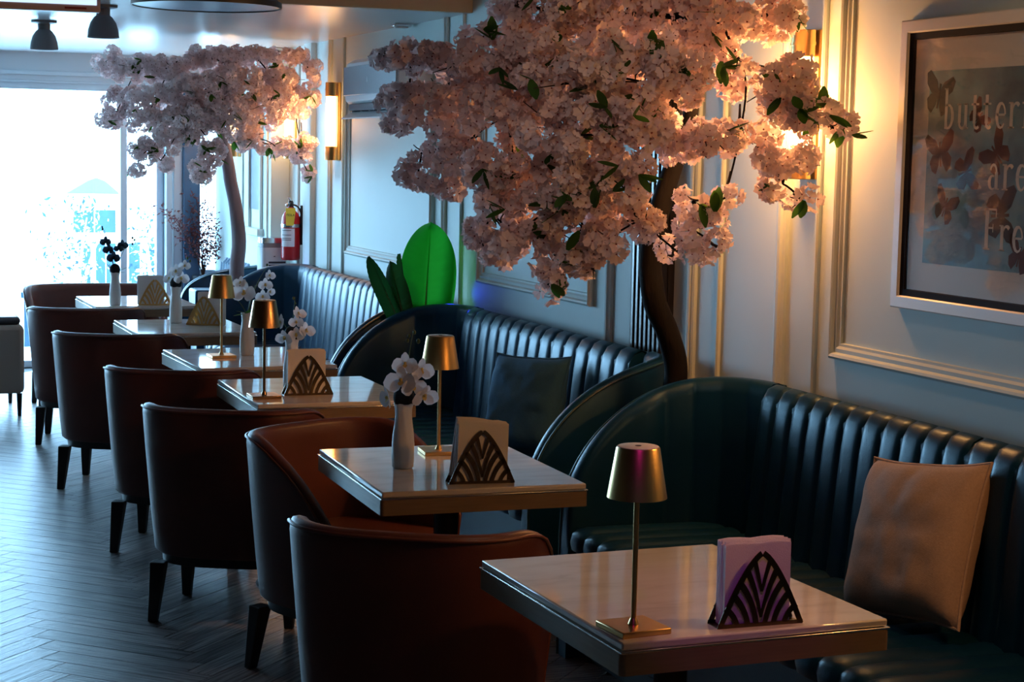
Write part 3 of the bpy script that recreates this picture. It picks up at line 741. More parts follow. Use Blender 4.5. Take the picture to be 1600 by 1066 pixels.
orchid((1.695, 6.76, VZ), 'white orchids behind the bronze lamp on the third table', [(.02, .03, .16), (.05, .0, .09), (-.05, 0, .08)],
       [((.02, -.01, .098), CAMAZ+.8, .5, 1.0), ((.012, -.02, .068), CAMAZ, .2, .9), ((.046, -.03, .035), CAMAZ+.6, .3, 1.1), ((-.045, -.01, .065), CAMAZ-.9, .2, 1.1), ((-.035, -.03, .012), CAMAZ-.4, -.4, 1.1), ((.008, -.035, .022), CAMAZ, -.1, 1.0)],
       [((.012, .03, .155), .005), ((.02, .03, .135), .004)], [])
orchid((1.769, 7.868, VZ), 'tall white orchid stem rising from the fourth table vase', [(.10, .05, .20), (.04, .02, .12), (-.05, 0, .06)],
       [((.105, .03, .165), CAMAZ+.7, .2, .85), ((.085, .02, .125), CAMAZ+.2, .1, 1.0), ((.105, .02, .095), CAMAZ+.9, -.3, .85), ((.07, .0, .075), CAMAZ, .0, 1.0), ((-.02, -.03, .095), CAMAZ-.2, .2, 1.75), ((-.03, .0, .135), CAMAZ-.4, .4, 1.0)],
       [((.10, .05, .21), .005)], [(PI+.3, .07, -.2), (PI-.3, .05, .1), (-PI/2, .05, .3)], False)
orchid((1.735, 9.40, VZ), 'greyish orchid in the fifth table vase against the window glare', [(.06, .0, .15), (-.02, 0, .10)],
       [((.045, -.01, .112), CAMAZ, .2, 1.0), ((.0, -.02, .085), CAMAZ-.4, .1, 1.25), ((.022, -.03, .05), CAMAZ+.3, .0, 1.25), ((-.035, -.02, .045), CAMAZ-.9, .3, 1.2)],
       [((.06, 0, .15), .006), ((.075, 0, .135), .006), ((.045, .0, .128), .007)], [])
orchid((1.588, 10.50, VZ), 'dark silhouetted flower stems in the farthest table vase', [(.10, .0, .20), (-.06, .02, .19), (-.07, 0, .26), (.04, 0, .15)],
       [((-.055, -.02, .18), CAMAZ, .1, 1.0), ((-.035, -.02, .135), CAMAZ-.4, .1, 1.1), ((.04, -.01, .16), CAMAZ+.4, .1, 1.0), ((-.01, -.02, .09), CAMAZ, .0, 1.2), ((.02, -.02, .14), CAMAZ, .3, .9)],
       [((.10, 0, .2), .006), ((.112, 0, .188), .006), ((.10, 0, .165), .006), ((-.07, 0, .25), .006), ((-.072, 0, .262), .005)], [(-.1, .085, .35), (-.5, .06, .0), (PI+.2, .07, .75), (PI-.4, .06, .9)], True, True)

# ------------------------------------------------------------------ cherry blossom trees
def blossom_mesh(seed):
    """a tight cluster of ruffled five petalled florets"""
    r_ = random.Random(seed); mb = MB(); K = 9
    for k in range(K):
        z = 1-(k+.5)/K*1.45; a = k*2.399+r_.uniform(-.3, .3); q = math.sqrt(max(0, 1-z*z)); d = Vector((q*math.cos(a), q*math.sin(a), z))
        R = d.to_track_quat('Z', 'Y').to_matrix().to_4x4(); tf = Matrix.Translation(d*.029)@R
        mb.cur = 0; L = r_.uniform(.023, .031); off = r_.uniform(0, 6)
        for j in range(5):
            ang = off+j*2*PI/5+r_.uniform(-.12, .12); tl_ = r_.uniform(.05, .6); W = L*r_.uniform(.72, .9)
            ca, sa = math.cos(ang), math.sin(ang); ct, st = math.cos(tl_), math.sin(tl_)
            P = []
            for u, c, h in ((.06, 0, 0), (.6, -.5, .16), (.62, 0, 0), (.6, .5, .16), (.97, -.34, r_.uniform(-.05, .25)), (.88, 0, .06), (.98, .32, r_.uniform(-.05, .25))):
                x, y, zz = u*L*ct-h*L*st, c*W, u*L*st+h*L*ct; P.append(tf@Vector((x*ca-y*sa, x*sa+y*ca, zz)))
            mb.add(P, [(0, 2, 1), (0, 3, 2), (1, 2, 5, 4), (2, 3, 6, 5)])
        mb.cur = 1; mb.add([tf@Vector((.003*math.cos(b), .003*math.sin(b), .002)) for b in (0, 1.26, 2.5, 3.8, 5)]+[tf@Vector((0, 0, .008))], [(0, 1, 5), (1, 2, 5), (2, 3, 5), (3, 4, 5), (4, 0, 5)])
    return mb
BMB = [blossom_mesh(s) for s in range(5)]
BM = [b.mesh('blossom', ['cherry_petal', 'cherry_eye'], 30, fix=False) for b in BMB]
def leaf_mesh(L):
    m = MB(); petal(m, L, L*.48, 0, .1, .12, n=4); return m.mesh('leaf', 'cherry_leaf', 80, fix=False)
LM = leaf_mesh(.067)
def cherry(name, label, base, trunk, crown, total, size, seed, leafs, hub, wallx, ceil, bark):
    rnd = random.Random(seed); t = thing(name, label, 'tree', base); B = Vector(base); camv = Vector((0, 0, 1.676))
    n = len(trunk); fine = []
    for i in range(n-1):
        p0, p1, p2, p3 = (Vector(trunk[max(0, min(n-1, k))][:3]) for k in (i-1, i, i+1, i+2))
        for s in range(5):
            u = s/5; p = .5*((2*p1)+(-p0+p2)*u+(2*p0-5*p1+4*p2-p3)*u*u+(-p0+3*p1-3*p2+p3)*u**3); r = trunk[i][3]+(trunk[i+1][3]-trunk[i][3])*u
            fine.append((p, r))
    fine.append((Vector(trunk[-1][:3]), trunk[-1][3]))
    mb = MB(); rs = []
    for i, (p, r) in enumerate(fine):
        tg = (fine[min(i+1, len(fine)-1)][0]-fine[max(i-1, 0)][0]).normalized(); e = (Vector((1, 0, 0))-tg*tg.x).normalized(); b = tg.cross(e)
        rs.append([p-B+(e*math.cos(2*PI*j/18)+b*math.sin(2*PI*j/18))*r*(1+.10*noise.noise(Vector((math.cos(2*PI*j/18)*2, math.sin(2*PI*j/18)*2, i*.22+seed)))+.06*noise.noise(Vector((j*1.1, i*.05, seed)))) for j in range(18)])
    obj('trunk', mb.rings(rs, True), bark, t, 80)
    hubv = [Vector(h) for h in hub]
    nodes = [(q, .016) for q in hubv]
    crown = sorted(crown, key=lambda c: min((Vector(c[:3])-q).length for q in hubv))
    areas = [rx*rz for *_, rx, rz in crown]; A = sum(areas); pts = []
    for (x, y, z, rx, rz), ar in zip(crown, areas):
        k = max(2, round(total*ar/A)); c = Vector((x, y, z))
        h, hr = min(nodes, key=lambda q: (q[0]-c).length-6*q[1]); L_ = (h-c).length; mid = (h+c)/2+Vector((rnd.uniform(-.2, .2), rnd.uniform(-.2, .2), rnd.uniform(.0, .3)))*L_
        re_ = max(.0035, hr*.62); nodes.append((c, re_))
        obj('branch', MB().tube([q-B for q in bez(h, mid, c, 8)], [(hr*.9+(re_-hr*.9)*i/7)*size for i in range(8)], 6), 'bark', t, 80)
        for q in range(k):
            for _ in range(30):
                d = Vector((rnd.uniform(-1, 1), rnd.uniform(-1, 1), rnd.uniform(-1, 1)))
                if d.length <= 1: break
            dep = min(max(rx, .06)*1.3, .22)
            d *= (1.12 if rnd.random() < .25 else .9); P = c+Vector((d.x*rx, d.y*dep, d.z*rz))
            if P.x > wallx-.055: P.x = wallx-.055-rnd.uniform(0, .03)
            if P.z > ceil-.085: P.z = ceil-.085-rnd.uniform(0, .02)
            o = (P-c); o = (o.normalized() if o.length > 1e-4 else Vector((0, 0, 1)))*.8+Vector((rnd.uniform(-.5, .5), rnd.uniform(-.9, .2), rnd.uniform(-.6, .6)))
            pts.append((P, o.normalized(), rnd.uniform(0, 6.28), rnd.uniform(.78, 1.18)*size))
        # twigs inside the spray
        m = MB()
        for q in range(2):
            e = c+Vector((rnd.uniform(-1, 1)*rx, rnd.uniform(-1, .5)*rx, rnd.uniform(-1, 1)*rz)); m.tube([v-B for v in bez(c+(h-c)*.45, c, e, 6)], [.0034, .003, .0027, .0024, .002, .0014], 5)
        obj('twig', m, 'twig', t, 80)
    pts.sort(key=lambda q: (q[0]-camv).length)
    # the 300 nearest are parts; the rest one stuff part
    for i, (P, o, a, s) in enumerate(pts[:300]):
        R = o.to_track_quat('Z', 'Y').to_matrix()@Matrix.Rotation(a, 3, 'Z')
        link('blossom', BM[i % 5], t, P-B, R.to_euler(), s)
    mb = MB()
    for i, (P, o, a, s) in enumerate(pts[300:]):
        R = o.to_track_quat('Z', 'Y').to_matrix()@Matrix.Rotation(a, 3, 'Z'); src = BMB[i % 5]; k = len(mb.v)
        mb.v += [tuple(P-B+(R@Vector(v))*s) for v in src.v]; mb.f += [tuple(q+k for q in f) for f in src.f]; mb.m += src.m
    if mb.v: o = obj('blossoms', mb, ['cherry_petal', 'cherry_eye'], t, 30, fix=False); o['kind'] = 'stuff'
    front = pts[:max(320, len(pts)*2//3)]
    for k in range(leafs):
        P, o, a, s = rnd.choice(front); q = P+(camv-P).normalized()*.05*size+Vector((rnd.uniform(-.03, .03), 0, rnd.uniform(-.03, .03)))
        d = Vector((rnd.uniform(-1, 1), rnd.uniform(-.5, .5), rnd.uniform(-1.1, .4))).normalized()
        for j in range(2 if k % 3 else 3):
            dd = (d+Vector((rnd.uniform(-.8, .8), rnd.uniform(-.4, .4), rnd.uniform(-.8, .8)))).normalized()
            R = dd.to_track_quat('X', 'Z').to_matrix()@Matrix.Rotation(rnd.uniform(-.7, .7), 3, 'X')
            link('leaf', LM, t, q-B, R.to_euler(), rnd.uniform(.75, 1.15)*size)
    return t
CROWN_NEAR=[(2.17,5.3,2.11,0.18,0.12),(2.34,5.25,2.12,0.161,0.121),(2.5,5.15,2.11,0.14,0.12),(2.62,5.05,2.09,0.158,0.109),(2.76,4.95,2.12,0.063,0.067),(2.06,5.4,2.14,0.061,0.051),(1.82,5.7,1.99,0.105,0.054),(1.74,5.75,1.98,0.029,0.025),(1.94,5.6,1.96,0.125,0.083),(2.04,5.4,1.96,0.142,0.122),(1.83,5.75,1.83,0.093,0.072),(1.92,5.6,1.82,0.125,0.094),(1.95,5.6,1.68,0.115,0.079),(1.85,5.7,1.6,0.038,0.038),(1.86,5.7,1.67,0.046,0.03),(1.92,5.6,1.57,0.084,0.052),(2.02,5.35,1.79,0.141,0.111),(2.13,5.15,1.89,0.157,0.147),(2.28,5.05,1.91,0.146,0.146),(2.43,5,1.94,0.087,0.117),(2.12,5.1,1.73,0.146,0.107),(2.25,5,1.73,0.116,0.116),(2.37,5,1.76,0.078,0.087),(2.03,5.3,1.64,0.14,0.1),(2.14,5.1,1.58,0.117,0.107),(2.28,5,1.6,0.107,0.097),(2.33,5,1.48,0.07,0.066),(2.41,5,1.88,0.078,0.078),(1.99,5.35,1.48,0.091,0.091),(1.96,5.4,1.39,0.065,0.053),(2.04,5.3,1.39,0.081,0.05),(2.08,5.2,1.48,0.099,0.089),(2.18,5.1,1.48,0.098,0.078),(2.21,5.1,1.38,0.075,0.043),(2.14,5.2,1.36,0.052,0.08),(2.12,5.2,1.27,0.036,0.028),(2.23,5.1,1.32,0.043,0.024),(2.25,5.05,1.42,0.067,0.051),(2.5,4.95,1.69,0.07,0.051),(2.52,4.9,1.74,0.066,0.042),(2.64,4.95,1.96,0.066,0.066),(2.67,4.85,1.88,0.089,0.069),(2.76,4.85,1.92,0.062,0.07),(2.71,4.8,1.8,0.088,0.065),(2.8,4.75,1.8,0.069,0.042),(2.85,4.75,1.77,0.035,0.023),(2.76,4.8,1.84,0.077,0.046),(2.69,4.85,1.69,0.077,0.035),(2.76,4.8,1.66,0.069,0.035),(2.74,4.85,1.6,0.047,0.027),(2.79,4.82,1.55,0.043,0.027),(2.61,4.9,1.74,0.058,0.039),(2.51,5,1.54,0.047,0.043),(2.56,4.98,1.5,0.051,0.047),(2.52,5,1.45,0.051,0.032),(2.59,4.98,1.4,0.044,0.026),(2.48,5.02,1.38,0.04,0.032),(2.61,4.98,1.55,0.024,0.02),(2.57,5.3,1.74,0.033,0.083)]
CROWN_FAR=[(1.65,11.4,2.16,0.071,0.039),(1.72,11.4,2.22,0.047,0.059),(1.85,11.3,2.15,0.138,0.087),(2.01,11.2,2.15,0.149,0.102),(2.17,11.2,2.21,0.102,0.079),(2.34,11.2,2.21,0.143,0.095),(2.56,11.2,2.24,0.152,0.08),(2.77,11.2,2.27,0.129,0.064),(2.9,11.1,2.17,0.052,0.072),(2.66,11.1,2.1,0.167,0.111),(2.4,11,2.05,0.18,0.125),(2.17,11,2,0.194,0.124),(1.93,11.1,1.98,0.175,0.093),(1.75,11.3,1.94,0.11,0.079),(1.64,11.4,1.82,0.036,0.024),(1.71,11.3,1.85,0.071,0.059),(1.87,11.1,1.84,0.163,0.078),(2.11,10.9,1.83,0.177,0.1),(2.34,10.9,1.85,0.178,0.109),(2.6,11,1.94,0.181,0.11),(2.83,11.1,1.99,0.104,0.104),(2.01,10.9,1.74,0.138,0.069),(1.86,11,1.65,0.093,0.069),(1.94,11,1.59,0.062,0.054),(1.79,11,1.53,0.05,0.031),(2.13,10.8,1.53,0.069,0.061),(2.22,10.8,1.63,0.084,0.084),(2.44,10.9,1.74,0.101,0.07),(2.62,10.9,1.69,0.11,0.047),(2.81,11,1.72,0.079,0.048),(2.8,11,1.63,0.048,0.04),(2.86,11,1.52,0.036,0.048)]

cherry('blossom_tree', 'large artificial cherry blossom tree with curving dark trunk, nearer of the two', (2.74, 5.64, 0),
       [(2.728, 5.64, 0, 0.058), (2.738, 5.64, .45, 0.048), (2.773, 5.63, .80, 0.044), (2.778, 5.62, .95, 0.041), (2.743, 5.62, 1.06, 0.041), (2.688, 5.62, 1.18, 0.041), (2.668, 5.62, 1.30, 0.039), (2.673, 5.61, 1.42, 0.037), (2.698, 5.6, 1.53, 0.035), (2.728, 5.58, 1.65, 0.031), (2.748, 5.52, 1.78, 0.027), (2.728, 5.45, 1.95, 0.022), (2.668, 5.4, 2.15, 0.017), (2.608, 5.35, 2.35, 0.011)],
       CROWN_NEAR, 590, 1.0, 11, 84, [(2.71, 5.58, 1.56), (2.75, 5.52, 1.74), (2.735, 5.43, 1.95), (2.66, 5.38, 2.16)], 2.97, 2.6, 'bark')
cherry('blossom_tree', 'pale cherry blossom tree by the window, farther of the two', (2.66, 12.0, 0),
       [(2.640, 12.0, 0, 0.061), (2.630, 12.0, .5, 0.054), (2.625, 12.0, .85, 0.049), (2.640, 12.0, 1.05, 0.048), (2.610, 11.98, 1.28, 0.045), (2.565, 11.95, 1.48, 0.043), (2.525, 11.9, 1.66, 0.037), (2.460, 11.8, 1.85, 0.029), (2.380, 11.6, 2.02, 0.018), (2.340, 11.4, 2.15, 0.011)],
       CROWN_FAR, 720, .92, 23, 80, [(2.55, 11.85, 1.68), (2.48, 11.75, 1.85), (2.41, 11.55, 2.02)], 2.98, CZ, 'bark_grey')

# ------------------------------------------------------------------ banana plant between the banquettes
t = thing('banana_plant', 'bright green broad leaved plant behind the middle banquette, lit green', 'plant', (2.74, 8.46, 0))
obj('pot', MB().lathe([(.045, 0), (.054, .25), (.055, .27), (.050, .27), (.048, .24)], 24), 'black_plinth', t)
def big_leaf(p0, p1, W, bend, m, face, name='leaf', fold=-.26):
    """a broad blade from p0 to p1, facing dir `face`, with a midrib and side pleats"""
    p0, p1, face = Vector(p0), Vector(p1), Vector(face).normalized(); ax = p1-p0; side = ax.cross(face).normalized(); n = 66; mm = 8; vs = []; fs = []
    for i in range(n+1):
        u = i/n; c = p0+ax*u+face*bend*math.sin(u*PI*.5)**2; w = W/2*max(.004, 1-abs(2*u-1)**2.4)**.6*(.72+.45*u-.17*u*u)
        for j in range(-mm, mm+1):
            s = j/mm; vs.append(c+side*s*w+face*(fold*W*abs(s)**1.3+.0022*math.sin(2*PI*(u*20-abs(s)*1.5))*min(1, abs(s)*4)))
    for i in range(n):
        for j in range(2*mm): a = i*(2*mm+1)+j; fs.append((a, a+1, a+2*mm+2, a+2*mm+1))
    o = obj(name, MB().add(vs, fs), m, t, 60, fix=False)
    obj('midrib', MB().tube([p0+ax*u+face*(bend*math.sin(u*PI*.5)**2-.003) for u in [k/8 for k in range(9)]], [.006-.0006*k for k in range(9)], 6), 'stem_green', o)
    obj('stem', MB().tube(bez((0, 0, .2), ((p0.x)*.4, (p0.y)*.4, .6), p0, 7), .009, 7), 'stem_green', t)
big_leaf((.04, -.01, .66), (.09, .04, 1.33-.0), .31, .02, 'banana_leaf', (-.35, -.93, .1))
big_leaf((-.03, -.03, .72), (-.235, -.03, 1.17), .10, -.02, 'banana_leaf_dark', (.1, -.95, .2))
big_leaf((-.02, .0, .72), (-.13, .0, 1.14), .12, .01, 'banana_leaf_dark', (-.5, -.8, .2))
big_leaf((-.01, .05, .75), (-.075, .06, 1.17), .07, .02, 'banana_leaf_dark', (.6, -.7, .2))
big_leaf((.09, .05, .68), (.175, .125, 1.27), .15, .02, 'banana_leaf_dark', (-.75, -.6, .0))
spot_light('green_front_light', (1.35, 7.7, 2.30), (2.77, 8.40, 1.18), 26.0, (.15, 1.0, .15), 13, .6, .03)  # unseen front spot standing in for the plant's green up-light
spot_light('blue_wall_light', (2.92, 8.455, .985), (3.0, 7.8, 1.02), .8, (.02, .03, 1.0), 70, .8, .02)
spot_light('violet_wall_light', (2.90, 11.42, .82), (2.97, 11.5, 1.25), .8, (.35, .15, 1.0), 80, .9, .02)

# ------------------------------------------------------------------ red leaved branches by the window
t = thing('red_leaf_branches', 'dry reddish leafy branches in front of the end window', 'plant', (2.74, 13.72, 0))
rnd = random.Random(6); obj('pot', MB().lathe([(.07, 0), (.085, .70), (.075, .70), (.07, .66)], 18), 'black_plinth', t)
UPZ = Vector((0, 0, .68))
lm_ = MB(); lv = []
for tip in ((-.30, -.10, .52), (-.22, 0, .46), (-.06, -.02, .62), (.0, .02, .60), (-.10, .0, .50), (.10, -.05, .40), (.14, 0, .30), (.08, .02, .50)):
    path = [q+UPZ for q in bez((0, 0, .0), (tip[0]*.2, tip[1]*.3, tip[2]*.5), tip, 14)]; obj('branch', MB().tube(path, [.005-.0003*k for k in range(14)], 5), 'twig', t)
    for k in range(5, 14):
        for q in range(14):
            p = path[k]+Vector((rnd.gauss(0, .035), rnd.gauss(0, .03), rnd.gauss(0, .03))); d = Vector((rnd.gauss(0, 1), rnd.gauss(0, 1), rnd.gauss(0, 1))).normalized(); e = d.orthogonal().normalized()
            L = rnd.uniform(.024, .044); lm_.add([p, p+d*L*.5+e*L*.2, p+d*L, p+d*L*.5-e*L*.2], [(0, 1, 2, 3)])
o = obj('leaves', lm_, 'red_leaf', t, 0, fix=False); o['kind'] = 'stuff'

# ------------------------------------------------------------------ wall sconces
def make_sconce(label):
    t = thing('wall_sconce', label, 'wall lamp', group='brass wall sconces with ribbed glass')
    obj('backplate', MB().box((-.022, -.062, .0), (-.001, .062, .475)), 'brass', t, bevel=.003)
    def half(r, z0, z1, n=20, rib=0):
        def ring(z, k=1): return [(-.03-(r*k+(rib*(j % 2)))*math.sin(PI*j/n), r*k*math.cos(PI*j/n), z) for j in range(n+1)]
        return [ring(z0), ring(z1)]
    for z0, z1, nm in ((.0, .085, 'bottom_cap'), (.39, .475, 'top_cap')):
        m = MB().rings(half(.052, z0, z1), True)
        c = obj(nm, m, 'brass', t, 40, bevel=.002)
        obj('band', MB().rings(half(.0545, z0+.036, z0+.046), True), 'brass', c, 40)
    obj('glass', MB().rings(half(.044, .085, .39, 40, .003), True), 'glass_lit', t, 20)
    return t
s0 = make_sconce('glowing brass wall sconce behind the near blossom tree, right side'); s0.location = (WX, 5.13, 1.612)
for x, y, l in ((WX, 10.84, 'brass wall sconce fully in view beside the air conditioner'), (WX, 11.90, 'lit sconce peeping through the far blossom tree above the extinguisher'), (PX, 13.05, 'sconce on the boxed pier by window, only its lower cap showing'), (WX, 2.78, 'brass wall sconce beyond the poster, out of the picture to the right')):
    dup(s0, (x, y, 1.612), 0, l)
def glow(y, x=WX, e=9.0, z=1.85):
    d = bpy.data.lights.new('sconce_bulb', 'POINT'); d.energy = e; d.color = (1.0, .44, .13); d.shadow_soft_size = .05
    o = bpy.data.objects.new('sconce_bulb', d); COL.objects.link(o); o.location = (x-.15, y, z)
glow(5.13, e=20); glow(2.78, e=18); glow(10.84, e=3.5); glow(11.90, e=4.5); glow(13.05, PX, e=3)

# ------------------------------------------------------------------ air conditioner
t = thing('air_conditioner', 'white wall air conditioner between the sconce and the near tree', 'air conditioner', (WX, 9.47, 1.895))
prof = [(-.002, 0), (-.10, .0), (-.155, .02), (-.195, .055), (-.205, .09), (-.205, .22), (-.19, .265), (-.15, .29), (-.002, .295)]
obj('body', MB().rings([[(x, y, z) for x, z in prof] for y in (-.51, .51)], True), 'plastic_white', t, 30, bevel=.006)
obj('front_panel', MB().box((-.214, -.495, .085), (-.206, .495, .245)), 'plastic_grey', t, bevel=.003)
v = obj('outlet', MB().box((-.19, -.46, .014), (-.11, .46, .05), lambda q: Vector((q.x, q.y, q.z-.012+(q.x+.19)*-.35))), 'vent_dark', t)
for k in range(6): obj('vane', MB().box((-.185, -.40+k*.16, -.004), (-.13, -.392+k*.16, .03)), 'plastic_white', v)
obj('flap', MB().box((-.235, -.46, -.006), (-.16, .46, .002), lambda q: Vector((q.x, q.y, q.z+(q.x+.16)*.55))), 'plastic_white', t, bevel=.002)
obj('logo', MB().box((-.2155, .02, .15), (-.214, .03, .18)), 'label_white', t)

# ------------------------------------------------------------------ fire extinguisher
t = thing('fire_extinguisher', 'red fire extinguisher with yellow tag hung by the pier', 'extinguisher', (2.915, 11.68, .945))
cy = obj('cylinder', MB().lathe([(.055, 0), (.0615, .008), (.0625, .02), (.0625, .255), (.058, .285), (.045, .312), (.026, .33), (.022, .345), (.02, .35)], 28), 'ext_red', t)
obj('clamp_band', MB().lathe([(.0632, .215), (.0645, .216), (.0645, .238), (.0632, .239)], 28, cap0=False, cap1=False), 'chrome', t)
obj('bracket', MB().box((.06, -.012, .10), (.085, .012, .36)), 'slat_black', t, bevel=.002)
lb = MB(); lb.rings([[(.0632*math.cos(a), .0632*math.sin(a), z) for z in (.09, .21)] for a in [math.radians(190+k*7.5) for k in range(13)]], False)
lab = obj('paper_label', lb, 'label_white', t)
for z in (.195, .165, .142, .132): 
    lb = MB(); lb.rings([[(.0636*math.cos(a), .0636*math.sin(a), q) for q in (z, z+.0035)] for a in [math.radians(195+k*8) for k in range(9)]], False); obj('print_line', lb, 'ink', lab)
obj('valve', MB().lathe([(.018, .348), (.018, .38), (.012, .39), (.006, .395)], 16), 'slat_black', t)
obj('handle', MB().tube([(-.0, -.0, .385), (-.02, -.03, .405), (-.03, -.055, .412)], [.008, .007, .006], 8).tube([(0, 0, .372), (-.02, -.035, .375), (-.028, -.06, .37)], [.007, .006, .005], 8), 'chrome', t)
obj('gauge', MB().ball((-.022, .012, .362), .012, 10, 8), 'chrome', t)
obj('hose', MB().tube(bez((.0, -.012, .365), (.04, -.07, .37), (.062, -.035, .30), 8)+[(.066, -.03, .24), (.066, -.03, .16)], .006, 8), 'slat_black', t)
tg = obj('tag', MB().prism([(-.032, -.085), (.022, -.085), (.034, .0), (.034, .03), (-.034, .03), (-.034, 0)], -.001, .001, lambda q: Vector((q.x*.95-.02, -.072-q.z+.02*(q.y), .315+q.y))), 'tag_yellow', t)
def text(name, s, size, mtx, m, parent=None, xs=1.0, align='CENTER', ext=.0004):
    c = bpy.data.curves.new(name, 'FONT'); c.body = s; c.size = size; c.align_x = align; c.extrude = ext; c.resolution_u = 3
    o = bpy.data.objects.new(name, c); COL.objects.link(o); dg = bpy.context.evaluated_depsgraph_get(); me = bpy.data.meshes.new_from_object(o.evaluated_get(dg)); bpy.data.objects.remove(o); bpy.data.curves.remove(c)
    me.materials.clear(); me.materials.append(MATS[m]); me.transform(Matrix.Diagonal((xs, 1, 1, 1))); me.transform(mtx); me.name = name
    return link(name, me, parent)
text('lettering', 'TESLA', .021, Matrix.Translation((-.021, -.0745, .292))@Matrix.Rotation(PI/2, 4, 'X'), 'ink', tg)

# ------------------------------------------------------------------ tower air purifier in the corner
t = thing('air_purifier', 'white tower air purifier half hidden behind the extinguisher', 'air purifier', (2.83, 11.86, 0))
def rr(w, d, r=.03, n=5): 
    p = []
    for cx, cy, a0 in ((1, 1, 0), (-1, 1, 90), (-1, -1, 180), (1, -1, 270)):
        for k in range(n): an = math.radians(a0+k*90/(n-1)); p.append((cx*(w/2-r)+r*math.cos(an), cy*(d/2-r)+r*math.sin(an)))
    return p
obj('body', MB().prism(rr(.17, .17), 0, 1.02), 'plastic_white', t)
obj('collar', MB().prism(rr(.16, .16), 1.02, 1.05), 'plastic_grey', t); obj('top', MB().prism(rr(.168, .168), 1.05, 1.085), 'chrome', t)
for k in range(9): obj('slot', MB().box((-.04, -.088, .74+k*.022), (.075, -.084, .752+k*.022)), 'vent_dark', t)
obj('button', MB().lathe([(.006, 0), (.006, .004), (.001, .005)], 10, (0, 0, 0)), 'vent_dark', t).location = (.0, -.085, .96)

# ------------------------------------------------------------------ framed poster on the right wall
fy0, fy1, fz0, fz1 = 3.42, 4.595, 1.245, 2.085
t = thing('framed_poster', 'white framed butterfly poster on the right wall, cut by the picture edge', 'picture', (WX, (fy0+fy1)/2, (fz0+fz1)/2))
hy, hz = (fy1-fy0)/2, (fz1-fz0)/2
def rect_ring(ins, x): return [(-x, -(hy-ins), -(hz-ins)), (-x, hy-ins, -(hz-ins)), (-x, hy-ins, hz-ins), (-x, -(hy-ins), hz-ins)]
obj('frame', MB().rings([rect_ring(a, b) for a, b in ((0, .001), (0, .026), (.004, .03), (.034, .03), (.038, .026), (.038, .012))], True, False, False), 'poster_frame', t, 25)
obj('lip', MB().rings([rect_ring(a, b) for a, b in ((.038, .022), (.056, .020), (.058, .010))], True, False, False), 'poster_lip', t, 25)
obj('paper', MB().box((-.0105, -hy+.057, -hz+.057), (-.002, hy-.057, hz-.057)), 'poster_paper', t)
P0 = lambda y, z: ((y-(fy0+fy1)/2), z-(fz0+fz1)/2)
y1, z0_ = P0(4.462, 1.385); y0, z1_ = P0(3.55, 1.935)
obj('blue_print', MB().box((-.0112, y0, z0_), (-.0105, y1, z1_)), 'poster_blue', t)
